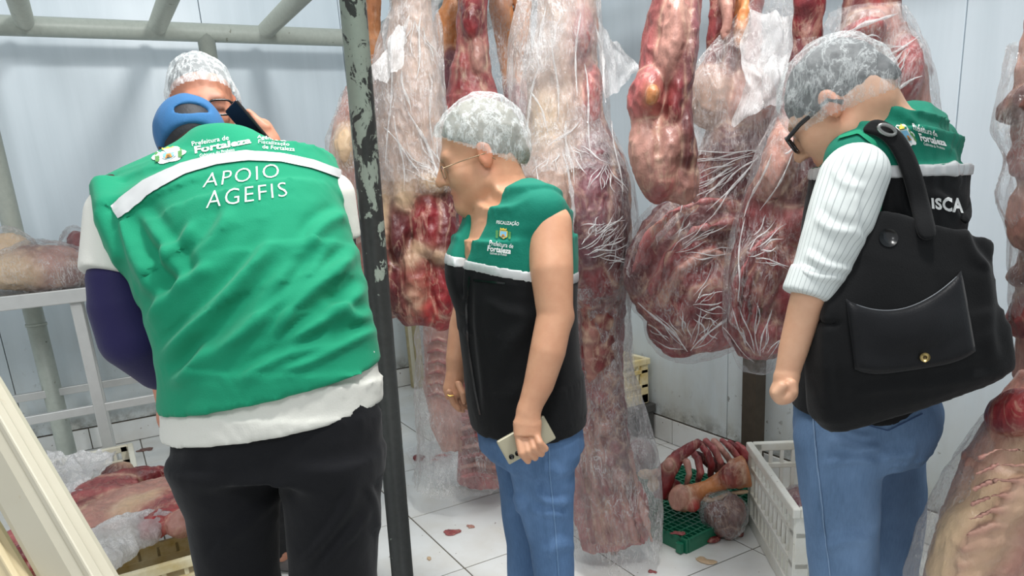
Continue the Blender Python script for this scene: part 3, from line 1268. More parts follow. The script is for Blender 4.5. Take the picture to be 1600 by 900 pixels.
def glyphs(text, bold=0.0, shear=0.0, spacing=1.0):
    cu = bpy.data.curves.new('lettering', 'FONT')
    cu.body = text
    cu.size = 1.0
    cu.offset = bold
    cu.shear = shear
    cu.space_character = spacing
    cu.resolution_u = 3
    o = bpy.data.objects.new('lettering', cu)
    COL.objects.link(o)
    dg = bpy.context.evaluated_depsgraph_get()
    me = o.evaluated_get(dg).to_mesh()
    bm = bmesh.new()
    bm.from_mesh(me)
    o.evaluated_get(dg).to_mesh_clear()
    bpy.data.objects.remove(o)
    bpy.data.curves.remove(cu)
    bmesh.ops.triangulate(bm, faces=bm.faces[:])
    for _ in range(2):
        e = [e for e in bm.edges if e.calc_length() > 0.28]
        if e:
            bmesh.ops.subdivide_edges(bm, edges=e, cuts=1)
            bmesh.ops.triangulate(bm, faces=bm.faces[:])
    V = np.array([v.co[:] for v in bm.verts])
    F = [[v.index for v in f.verts] for f in bm.faces]
    bm.free()
    lo, hi = V.min(0), V.max(0)
    uv = np.stack([(V[:, 0] - lo[0]) / (hi[0] - lo[0]), (V[:, 1] - lo[1]) / (hi[1] - lo[1])], 1)
    return uv, F


def decal(name, tree, uv, F, quad, mat, parent, lift=0.002, smoothed=True):
    """lay flat artwork (uv 0..1) on a surface; quad = TL, TR, BR, BL photo positions"""
    tl, tr, br_, bl = [np.array(q, float) for q in quad]
    V, ok = [], []
    for u, v in uv:
        a = bl + (br_ - bl) * u
        b = tl + (tr - tl) * u
        q = a + (b - a) * v
        p = cast(tree, q[0], q[1], lift)
        ok.append(p is not None)
        V.append(p if p is not None else np.zeros(3))
    keep = [f for f in F if all(ok[i] for i in f)]
    used = sorted({i for f in keep for i in f})
    if not used:
        return None
    mp = {i: k for k, i in enumerate(used)}
    return obj(name, np.array([V[i] for i in used]), [[mp[i] for i in f] for f in keep], mat, parent, smoothed=smoothed)


def text_on(tree, text, quad, parent, mat=None, bold=0.0, lift=0.002, spacing=1.0, name='lettering'):
    uv, F = glyphs(text, bold, 0, spacing)
    return decal(name, tree, uv, F, quad, mat or MAT_PRINT, parent, lift)


def band_on(tree, top, bot, name, mat, parent, lift=0.003, nu=60, nv=5):
    top, bot = np.array(top, float), np.array(bot, float)

    def along(pl, t):
        s = np.r_[0, np.cumsum(np.linalg.norm(np.diff(pl, axis=0), axis=1))]
        return np.array([np.interp(t * s[-1], s, pl[:, 0]), np.interp(t * s[-1], s, pl[:, 1])])

    g = [[None] * nu for _ in range(nv)]
    for j in range(nv):
        for i in range(nu):
            t = i / (nu - 1)
            q = along(top, t) * (1 - j / (nv - 1)) + along(bot, t) * (j / (nv - 1))
            g[j][i] = cast(tree, q[0], q[1], lift)
    V, F, ids = [], [], {}
    for j in range(nv):
        for i in range(nu):
            if g[j][i] is not None:
                ids[(j, i)] = len(V)
                V.append(g[j][i])
    for j in range(nv - 1):
        for i in range(nu - 1):
            q = [(j, i), (j + 1, i), (j + 1, i + 1), (j, i + 1)]
            if all(k in ids for k in q):
                F.append([ids[k] for k in q])
    o = obj(name, np.array(V), F, mat, parent)
    return o


def disc_uv(n=20, wob=0.0, lobes=0):
    uv = [(0.5, 0.5)]
    for k in range(n):
        th = 2 * math.pi * k / n
        r = 0.5 * (1 + wob * math.cos(lobes * th)) / (1 + wob)
        uv.append((0.5 + r * math.cos(th), 0.5 + r * math.sin(th)))
    return uv, [[0, 1 + k, 1 + (k + 1) % n] for k in range(n)]


MAT_EMB = {k: plain('print_' + k, lin(*c), 0.6, 0.3, 0, 0.02) for k, c in
           dict(blue=(120, 178, 206), yellow=(222, 190, 74), leaf=(86, 140, 80), orange=(196, 132, 50), pale=(196, 214, 214), brown=(120, 92, 60)).items()}


def emblem(tree, quad, parent, backing=True):
    """coat of arms: shield with a small tower, crown above, leafy branches either side"""
    tl, tr, br_, bl = [np.array(q, float) for q in quad]

    def sub(u0, v0, u1, v1):
        def at(u, v):
            a = bl + (br_ - bl) * u
            b = tl + (tr - tl) * u
            return a + (b - a) * v
        return [at(u0, v1), at(u1, v1), at(u1, v0), at(u0, v0)]

    base = None
    if backing:
        base = decal('emblem', tree, *disc_uv(32, 0.10, 6), sub(0, 0, 1, 1), MAT_PRINT, parent, 0.002)
    sq = ([(0, 1), (1, 1), (1, 0.35), (0.5, 0), (0, 0.35), (0.5, 0.6)], [[0, 4, 5], [4, 3, 5], [3, 2, 5], [2, 1, 5], [1, 0, 5]])
    o = decal('emblem', tree, *sq, sub(0.30, 0.15, 0.70, 0.75), MAT_EMB['pale'] if backing else MAT_EMB['yellow'], parent, 0.003)
    root = base or o
    parts = [((0.34, 0.22, 0.66, 0.70), sq, 'blue', 0.0038), ((0.40, 0.28, 0.60, 0.50), ([(0, 0), (1, 0), (0.8, 1), (0.2, 1)], [[0, 1, 2, 3]]), 'orange', 0.0045),
             ((0.46, 0.28, 0.54, 0.42), ([(0, 0), (1, 0), (1, 1), (0, 1)], [[0, 1, 2, 3]]), 'brown', 0.005),
             ((0.34, 0.78, 0.66, 0.92), ([(0, 0), (1, 0), (1, 1), (0.75, 0.5), (0.5, 1), (0.25, 0.5), (0, 1)], [[0, 1, 2, 3], [0, 3, 4, 5], [0, 5, 6]]), 'yellow', 0.0045)]
    for s_ in (0.18, 0.82):
        for k in range(4):
            parts.append(((s_ - 0.07, 0.18 + 0.13 * k, s_ + 0.07, 0.34 + 0.13 * k), disc_uv(8), 'leaf', 0.004))
    for (u0, v0, u1, v1), art, c, lf in parts:
        q = sub(u0, v0, u1, v1)
        decal('emblem', tree, *art, q, MAT_EMB[c], parent, lf)


# ------------------------------------------------------------------ heads and spectacles
def head_axes(fwd_level, pitch, roll=0.0):
    f = nrm(fwd_level) * math.cos(pitch) - UP * math.sin(pitch)
    r = nrm(np.cross(nrm(fwd_level), UP))
    u = np.cross(r, f)
    if roll:
        r, u = r * math.cos(roll) + u * math.sin(roll), u * math.cos(roll) - r * math.sin(roll)
    return np.array([r, f, u])           # rows: right, forward, up


def add_head(fd, c, A, skin, sc=1.0, lips=None, neck=True, brow=None):
    def T(x, y, z):
        return c + sc * (np.array([x, y, z]) @ A)

    lips = lips or tuple(np.array(skin) * np.array([0.92, 0.62, 0.62]))
    ear = tuple(np.array(skin) * np.array([1.08, 0.82, 0.78]))
    eye = lin(70, 52, 44)
    fd.ell(T(0, -0.012, 0.03), np.array([0.076, 0.096, 0.088]) * sc, A, 0.02, skin)
    fd.ell(T(0, 0.030, -0.045), np.array([0.062, 0.066, 0.082]) * sc, A, 0.03, skin)
    for s in (-1, 1):
        fd.cone(T(s * 0.050, 0.002, -0.068), T(s * 0.010, 0.070, -0.108), 0.024 * sc, 0.020 * sc, 0.03, skin)
        fd.ell(T(s * 0.040, 0.062, -0.034), np.array([0.026, 0.026, 0.030]) * sc, A, 0.02, skin)
    fd.cone(T(-0.034, 0.080, 0.014), T(0.034, 0.080, 0.014), 0.014 * sc, 0.014 * sc, 0.02, skin)
    fd.cone(T(0, 0.091, 0.006), T(0, 0.117, -0.036), 0.0085 * sc, 0.0120 * sc, 0.012, skin)
    for s in (-1, 1):
        fd.ell(T(s * 0.011, 0.101, -0.041), np.array([0.008, 0.010, 0.007]) * sc, A, 0.008, skin)
        fd.ell(T(s * 0.032, 0.100, -0.006), np.array([0.019, 0.014, 0.011]) * sc, A, 0.012, None, 'sub')
        fd.ell(T(s * 0.032, 0.078, -0.007), np.array([0.0135, 0.0135, 0.0115]) * sc, A, 0.003, skin)
        fd.ell(T(s * 0.032, 0.0865, -0.012), np.array([0.0135, 0.0065, 0.0036]) * sc, A, 0.002, eye)
        fd.cone(T(s * 0.018, 0.094, 0.013), T(s * 0.048, 0.084, 0.015), 0.0042 * sc, 0.003 * sc, 0.003, brow or lin(120, 92, 74))
        fd.ell(T(s * 0.079, -0.008, -0.008), np.array([0.009, 0.019, 0.033]) * sc, A, 0.006, ear)
        fd.ell(T(s * 0.088, -0.004, -0.004), np.array([0.006, 0.009, 0.017]) * sc, A, 0.004, None, 'sub')
    fd.ell(T(0, 0.090, -0.068), np.array([0.021, 0.011, 0.0055]) * sc, A, 0.006, lips)
    fd.ell(T(0, 0.088, -0.080), np.array([0.019, 0.011, 0.0065]) * sc, A, 0.006, lips)
    fd.ell(T(0, 0.104, -0.0735), np.array([0.024, 0.010, 0.0018]) * sc, A, 0.003, None, 'sub')
    fd.ell(T(0, 0.078, -0.106), np.array([0.020, 0.018, 0.016]) * sc, A, 0.02, skin)
    return T


def spectacles(T, A, parent, mat, w=0.030, hgt=0.018, y=0.106, z=-0.008, wire=0.0018, temple=0.003, full=True, side_y=-0.01):
    root = MB()
    for s in (-1, 1):
        pts = []
        n = 24
        for k in range(n + 1):
            th = 2 * math.pi * k / n
            cx, sy = math.cos(th), math.sin(th)
            ex = abs(cx) ** 0.6 * (1 if cx > 0 else -1)
            ey = abs(sy) ** 0.6 * (1 if sy > 0 else -1)
            pts.append(T(s * 0.034 + ex * w * 0.92, y - 0.14 * abs(s * 0.034 + ex * w) ** 1.0, z + ey * hgt))
        root.tube(pts, wire, 6, cap=False)
        root.tube([T(s * (0.034 + w * 0.92), y - 0.010, z + hgt * 0.6), T(s * 0.079, y - 0.05, z + hgt * 0.7), T(s * 0.083, side_y, z + hgt * 0.7), T(s * 0.083, side_y - 0.018, z - 0.01)], temple, 6)
    root.tube([T(-0.008, y, z + 0.006), T(0, y + 0.003, z + 0.009), T(0.008, y, z + 0.006)], wire, 6)
    o = root.build('spectacles', mat, parent, True)
    for s in (-1, 1):
        V = [T(s * 0.034, y - 0.005, z)]
        for k in range(20):
            th = 2 * math.pi * k / 20
            cx, sy = math.cos(th), math.sin(th)
            ex = abs(cx) ** 0.6 * (1 if cx > 0 else -1)
            ey = abs(sy) ** 0.6 * (1 if sy > 0 else -1)
            V.append(T(s * 0.034 + ex * w * 0.9, y - 0.14 * abs(s * 0.034 + ex * w), z + ey * hgt * 0.98))
        obj('lens', np.array(V), [[0, 1 + k, 1 + (k + 1) % 20] for k in range(20)], MAT_LENS, o)
    return o


def net_and_hair(T, A, parent, hair_mat, net_mat, front, back, sc=1.0, puff=0.016, seed=1, hair_front=None, bun=None, lean=0.0):
    """front, back: (y, z) points the elastic edge passes through, in head space"""
    d = np.array([0, back[0] - front[0], back[1] - front[1]])
    nv = nrm(np.cross(np.array([1.0, 0, 0]), d))
    if nv[2] > 0:
        nv = -nv
    hair = Field()
    hair.ell(T(0, -0.014, 0.031), (np.array([0.076, 0.096, 0.088]) + min(0.008, puff * 0.4)) * sc, A, 0.01)
    if bun is not None:
        hair.ell(T(*bun), np.array([0.03, 0.026, 0.03]) * sc, A, 0.03)
    hf = hair_front or (front[0], front[1] + 0.012)
    hair.clip(T(0, hf[0], hf[1]), nv @ A)
    build('hair', hair, 0.005, hair_mat, parent, noise=min(0.004, puff * 0.25), scale=40, seed=seed)
    net = Field()
    net.ell(T(0, -0.016 + lean, 0.034), (np.array([0.080, 0.098, 0.090]) + puff) * sc, A, 0.02)
    net.ell(T(0, 0.035, 0.035), (np.array([0.062, 0.055, 0.055]) + puff * 0.8) * sc, A, 0.03)
    net.ell(T(0, -0.07, -0.005), (np.array([0.060, 0.042, 0.055]) + puff * 0.7) * sc, A, 0.03)
    for s in (-1, 1):
        net.ell(T(s * 0.074, -0.01, 0.0), np.array([0.017, 0.03, 0.036]) * sc, A, 0.02)
    net.clip(T(0, front[0], front[1]), nv @ A)
    V, F = net.mesh(0.004)
    # open the underside: drop the cut faces
    cen = V[F].mean(1)
    off = (cen - T(0, front[0], front[1])) @ (nv @ A)
    F = F[off < -0.0045]
    Nn = normals(V, F)
    V = V + Nn * (0.0032 * ridge(V * np.array([1, 1, 0.6]), 26, 3, seed) + 0.004 * fbm(V, 14, 2, seed + 3))[:, None]
    o = obj('hairnet', V, F, net_mat, parent)
    # gathered elastic edge
    dist = np.abs((V - T(0, front[0], front[1])) @ (nv @ A))
    return o


def finger(fd, pts, r0, r1, skin, k=0.004):
    n = len(pts)
    fd.chain(pts, [r0 + (r1 - r0) * i / (n - 1) for i in range(n)], k, skin)


# ================================================================== bending man in the all-green vest
def bending_man():
    root = empty('person', (*P(430, 700, 1.47)[:2], 0), 'man bending forward, back to us, in green vest and blue cap', 'person', 'people inspecting the meat')

    def pair(x0, y0, x1, y1, h, d, hr=None):
        a, b = P(x0, y0, h), P(x1, y1, hr or h)
        return ((a + b) / 2, b - a, np.linalg.norm(b - a) / 2, d)

    torso = [pair(259, 640, 600, 580, 1.50, .164), pair(250, 560, 588, 530, 1.52, .155), pair(232, 470, 570, 455, 1.56, .16),
             pair(205, 390, 548, 385, 1.61, .158), pair(176, 335, 538, 330, 1.66, .145), pair(172, 310, 533, 303, 1.70, .110),
             pair(222, 285, 506, 278, 1.76, .080), pair(292, 252, 440, 250, 1.81, .055)]
    def hem(fld, x0, y0, x1, y1, h):
        a, b = P(x0, y0, h), P(x1, y1, h)
        n = nrm(np.cross(b - a, FH))
        if n[2] > 0:
            n = -n
        fld.clip((a + b) / 2, n)

    vest = Field().loft([pair(256, 700, 604, 650, 1.49, .178)] + torso, 0.03)
    # shoulder caps
    vest.cone(P(183, 306, 1.69), P(318, 246, 1.80), .048, .055, 0.03)
    vest.loft([(P(176, 300, 1.66), P(200, 300, 1.66) - P(176, 300, 1.66), .040, .07), (P(196, 350, 1.62), RH, .036, .10), (P(225, 410, 1.60), RH, .03, .11)], .04)
    vest.cone(P(494, 288, 1.71), P(384, 240, 1.80), .050, .055, 0.03)
    vest.cone(P(350, 238, 1.80), P(335, 230, 1.88), .060, .052, 0.05)
    hem(vest, 262, 643, 597, 574, 1.45)
    lines = [((195, 330), (245, 470), 14, .013), ((215, 320), (285, 440), 13, .008), ((235, 500), (330, 410), 13, .011), ((262, 560), (420, 385), 13, .012),
             ((300, 590), (455, 420), 15, .010), ((350, 560), (510, 400), 12, .011), ((430, 520), (548, 395), 12, .013), ((450, 545), (565, 450), 11, .010),
             ((380, 590), (520, 530), 10, .008), ((440, 580), (585, 520), 9, .008), ((300, 420), (360, 330), 14, .007), ((255, 420), (300, 350), 11, .007),
             ((480, 380), (535, 330), 12, .008), ((270, 600), (330, 540), 12, .007), ((500, 480), (575, 495), 10, .006)]
    vo, V, F = build('vest', vest, 0.007, MAT_GREEN, root, [(a, b, w, k * 1.7) for a, b, w, k in lines], 0.003, 8, 3, sm=2)
    vo['label'] = 'plain green vest with white lettering and silver tape'
    T = bvh(V, F)
    band_on(T, [(172, 322), (225, 283), (280, 257), (330, 243), (385, 236), (440, 241), (490, 251), (531, 266)],
            [(186, 341), (235, 303), (290, 273), (340, 258), (388, 252), (440, 254), (487, 264), (531, 279)], 'reflective_strip', MAT_STRIP, vo, .0035)
    text_on(T, 'APOIO', [(322, 272), (434, 256), (437, 277), (317, 294)], vo, bold=-0.012, spacing=1.15)
    text_on(T, 'AGEFIS', [(325, 300), (446, 285), (449, 307), (322, 326)], vo, bold=-0.012, spacing=1.15)
    text_on(T, 'Prefeitura de', [(300, 222), (357, 212), (358, 219), (301, 229)], vo)
    text_on(T, 'Fortaleza', [(304, 230), (392, 215), (393, 225), (305, 241)], vo, bold=0.03)
    text_on(T, 'Gabinete do Prefeito', [(312, 242), (366, 232), (367, 237), (313, 247)], vo)
    text_on(T, 'Agência de', [(402, 212), (447, 217), (447, 224), (402, 219)], vo)
    text_on(T, 'Fiscalização', [(404, 219), (452, 224), (452, 230), (404, 226)], vo)
    text_on(T, 'de Fortaleza', [(410, 227), (460, 231), (460, 237), (410, 233)], vo)
    emblem(T, [(236, 234), (290, 226), (294, 250), (238, 262)], vo)

    # white T-shirt showing below the vest and as sleeves
    sh = Field().loft([pair(285, 545, 570, 500, 1.51, .105), pair(275, 600, 586, 545, 1.50, .125), pair(270, 645, 594, 590, 1.495, .145), pair(263, 700, 603, 645, 1.49, .160), pair(262, 760, 604, 720, 1.48, .164)], 0.01)
    hem(sh, 264, 694, 603, 640, 1.42)
    for a, b in (((186, 340, 1.63), (174, 432, 1.58)), ((520, 305, 1.72), (533, 374, 1.73))):
        big = a[0] < 300
        f2 = Field().cone(P(*a), P(*b), .070 if big else .050, .066 if big else .048, 0.02)
        f2.clip(P(*b), P(*b) - P(*a) + (np.array([0, 0, .02]) if big else 0))
        build('shirt_sleeve', f2, 0.006, MAT_WHITEC, root, (), 0.002, 10, 5)
    build('shirt_hem', sh, 0.007, MAT_WHITEC, root, [], 0.0012, 6, 8)

    # trousers
    tr = Field().loft([pair(280, 640, 588, 585, 1.48, .120), pair(276, 692, 595, 640, 1.475, .132), pair(276, 740, 597, 720, 1.47, .135)], 0.03)
    feet = []
    for nodes in ([(350, 710, 1.47, .112), (364, 790, 1.47, .095), (373, 900, 1.46, .084)], [(517, 700, 1.47, .114), (522, 790, 1.47, .104), (521, 900, 1.46, .092)]):
        cs = [(P(x, y, h), RH, r, r * 1.12) for x, y, h, r in nodes]
        e = cs[-1][0]
        cs.append((np.array([e[0], e[1], 0.05]), RH, .078, .088))
        feet.append(e)
        tr.loft(cs, 0.03)
    build('trousers', tr, 0.008, MAT_TROUSER, root, [((330, 880), (440, 760), 10, .006), ((470, 890), (560, 760), 9, .008), ((500, 900), (580, 790), 8, .007), ((575, 760), (600, 830), 7, .006)], 0.006, 9, 4)
    for e in feet:
        s = Field().cone((e[0], e[1], .045), np.array([e[0], e[1], .04]) + FH * .17, .052, .045, .02)
        s.clip((e[0], e[1], 0.0), (0, 0, -1))
        build('shoe', s, 0.008, MAT_SHOEB, root)

    # body: one surface from head to ankles, mostly under the clothes
    bd = Field()
    hc = P(302, 232, 1.95)
    A = head_axes(FH * math.cos(.5) - RH * math.sin(.5), 0.55)
    add_head(bd, hc, A, SK_M1, .95)
    bd.chain([hc - A[1] * .02 - A[2] * .05, P(335, 240, 1.83)], [.058, .062], .03, SK_M1)
    bd.loft([(c, s, w * .80, d * .7) for c, s, w, d in torso], 0.03, SK_M1)
    for (a, b, c, d_), rr in ((((190, 310, 1.68), (180, 430, 1.60), (205, 520, 1.58), (330, 590, 1.80)), (.055, .05, .05, .03)),
                              (((510, 305, 1.70), (530, 390, 1.72), (540, 460, 1.74), (470, 540, 1.95)), (.045, .04, .038, .028))):
        bd.chain([P(*a), P(*b), P(*c), P(*d_)], rr, .02, SK_M1)
        w = P(*d_)
        bd.ell(w + FH * .05, (.04, .04, .03), None, .02, SK_M1)
        for i in range(4):
            finger(bd, [w + FH * .07 + RH * (.018 * i - .03), w + FH * .12 + RH * (.019 * i - .03) - UP * .01, w + FH * .14 + RH * (.019 * i - .03) - UP * .035], .009, .007, SK_M1)
        finger(bd, [w + FH * .03 - RH * .03, w + FH * .06 - RH * .055 - UP * .01, w + FH * .09 - RH * .06 - UP * .02], .011, .008, SK_M1)
    for e, x in zip(feet, (352, 515)):
        bd.chain([P(x, 690, 1.48), e, np.array([e[0], e[1], .05])], [.085, .06, .04], .03, SK_M1)
    build('body', bd, 0.006, MAT_SKIN, root, skin=SK_M1)
    # long navy under-sleeves
    sl = Field().chain([P(178, 395, 1.60), P(180, 440, 1.585), P(190, 480, 1.58), P(208, 527, 1.58), P(250, 568, 1.64), P(330, 600, 1.80)], [.045, .058, .068, .072, .062, .045], .03)
    build('under_sleeve', sl, 0.006, MAT_NAVY, root, noise=.002)
    sl = Field().chain([P(530, 355, 1.73), P(535, 440, 1.73), P(538, 480, 1.76), P(470, 540, 1.95)], [.036, .040, .042, .036], .03)
    build('under_sleeve', sl, 0.006, MAT_NAVY, root, noise=.002)
    # blue cap, worn with the strap opening at the back
    def C(x, y, z):
        return hc + np.array([x, y, z]) @ A
    capf = Field().ell(C(0, -0.012, 0.030), (.087, .106, .094), A, .02)
    capf.clip(C(0, -0.02, -0.012), np.array([0, -0.10, -1.0]) @ A)
    capf.ell(C(.004, -0.110, 0.036), (.040, .05, .014), A, .006, None, 'sub')
    build('cap', capf, .005, MAT_CAP, root, noise=.003, scale=16, seed=2)
    cap2 = Field().cone(C(-.06, .08, .01), C(.06, .08, .01), .012, .012, .01)
    cap2.loft([(C(0, .07, .01), A[0], .075, .008), (C(0, .15, -.01), A[0], .055, .006)], .02)
    build('cap_peak', cap2, .005, MAT_CAP, root)
    build('hair', Field().ell(C(0, -0.012, 0.030), (.080, .099, .087), A, .02), .006, MAT_HAIR_DARK, root)
    return root


bending_man()


# ================================================================== man on the phone behind him
def phone_man():
    fw = -FH * math.cos(.42) + RH * math.sin(.42)
    base = P(340, 600, 2.27)
    root = empty('person', (base[0], base[1], 0), 'man in hairnet and black spectacles talking on a phone behind the bending man', 'person', 'people inspecting the meat')
    hc = P(318, 164, 2.15)
    A = head_axes(fw, 0.10)
    left = np.cross(UP, fw)
    bd = Field()
    T = add_head(bd, hc, A, SK_M2, 1.04, brow=lin(96, 70, 58))
    nk = P(318, 262, 2.27)
    bd.chain([hc - A[1] * .02 - A[2] * .07, nk], [.056, .062], .03, SK_M2)
    c0 = np.array([nk[0], nk[1], 0])
    tor = [(c0 + UP * .92, left, .17, .12), (c0 + UP * 1.1, left, .16, .115), (c0 + UP * 1.3, left, .18, .12), (c0 + UP * 1.42, left, .19, .10), (c0 + UP * 1.48, left, .12, .07)]
    bd.loft([(c, s, w * .92, d * .9) for c, s, w, d in tor], .04, SK_M2)
    # his left hand (viewer's right) holds the phone to his ear
    sh_, el, wr = c0 + UP * 1.40 + left * .19, P(455, 330, 2.08), P(420, 222, 2.06)
    bd.chain([sh_, el, wr], [.052, .042, .028], .02, SK_M2)
    so = c0 + UP * 1.40 - left * .19
    eo = so - UP * .28 - left * .03
    wo = eo - UP * .22 + fw * .10
    bd.chain([so, eo, wo], [.052, .042, .028], .02, SK_M2)
    bd.ell(wo - UP * .06, (.035, .035, .05), None, .02, SK_M2)
    for i in range(4):
        finger(bd, [wo - UP * .09 + fw * (.018 * i - .027), wo - UP * .13 + fw * (.018 * i - .02), wo - UP * .155 + fw * (.017 * i - .015) + left * .015], .009, .007, SK_M2)
    finger(bd, [wo - UP * .04 + fw * .03, wo - UP * .08 + fw * .05, wo - UP * .10 + fw * .05], .011, .008, SK_M2)
    palm = P(409, 204, 2.06)
    bd.chain([wr, palm], [.026, .032], .02, SK_M2)
    for (x0, y0), (x1, y1), (x2, y2) in (((404, 196), (396, 180), (388, 174)), ((407, 198), (404, 187), (395, 183)), ((411, 201), (411, 192), (401, 190)), ((414, 206), (418, 199), (407, 197))):
        finger(bd, [P(x0, y0, 2.055), P(x1, y1, 2.04), P(x2, y2, 2.035)], .0095, .0085, SK_M2, .002)
    finger(bd, [P(402, 205, 2.08), P(388, 196, 2.09), P(380, 186, 2.09)], .011, .009, SK_M2)
    fa, fb = PZ(445, 880, .04), PZ(441, 800, .04)
    fc = c0 + left * -.08
    for i, e in enumerate((fa, fb)):
        hip = c0 + UP * .88 + left * (.09 if i == 0 else -.09)
        kn = (hip * .5 + np.array([e[0], e[1], .05]) * .5) + fw * .03
        an = np.array([e[0], e[1], .09])
        bd.chain([hip, kn, an], [.08, .055, .04], .03, SK_M2)
    build('body', bd, .0058, MAT_SKIN, root, skin=SK_M2)
    shirt = Field().loft(tor, .03)
    shirt.chain([sh_, el], [.062, .052], .04)
    shirt.chain([so, eo], [.062, .052], .04)
    build('shirt', shirt, .009, MAT_WHITEC, root, noise=.004)
    tr = Field().loft([(c0 + UP * .98, left, .165, .12), (c0 + UP * .84, left, .18, .13)], .03)
    for i, e in enumerate((fa, fb)):
        hip = c0 + UP * .88 + left * (.09 if i == 0 else -.09)
        kn = (hip * .5 + np.array([e[0], e[1], .05]) * .5) + fw * .03
        an = np.array([e[0], e[1], .12])
        tr.chain([hip, kn, an], [.092, .07, .058], .03)
        s = Field().cone(np.array([e[0], e[1], .055]) - fw * .04 - RH * .03, np.array([e[0], e[1], .045]) + RH * .08, .055, .045, .02)
        s.clip((0, 0, 0), (0, 0, -1))
        build('shoe', s, .007, MAT_SHOE, root)
    build('trousers', tr, .009, MAT_TROUSER, root, noise=.004)
    net_and_hair(T, A, root, MAT_HAIR_DARK, MAT_NET_DENSE, (.094, .052), (-.095, -.050), 1.04, .006, 5, hair_front=(.055, .068))
    spectacles(T, A, root, MAT_FRAME, .031, .018, .110, -.008, .0030, .0034)
    # the phone is its own thing, held in his hand
    ph = empty('smartphone', P(384, 196, 2.07), 'black smartphone held to the ear of the man behind', 'phone')
    q = [P(364, 164, 2.04), P(371, 160, 2.05), P(403, 190, 2.05), P(396, 206, 2.04), P(368, 206, 2.03)]
    cen = np.mean(q, 0)
    ax = nrm(P(400, 200, 2.05) - P(366, 160, 2.04))
    nn = nrm(-FH * .85 - RH * .5)
    nn = nrm(nn - (nn @ ax) * ax)
    R = np.array([nrm(np.cross(nn, ax)), nn, ax])
    MB().box(P(391, 200, 2.02), (.027, .0045, .070), R).build('phone_body', MAT_PHONEB, ph, bevel=.004)
    MB().box(P(391, 200, 2.02) + R[1] * .005, (.0245, .0006, .066), R).build('screen', MAT_FRAME, ph)
    return root


phone_man()


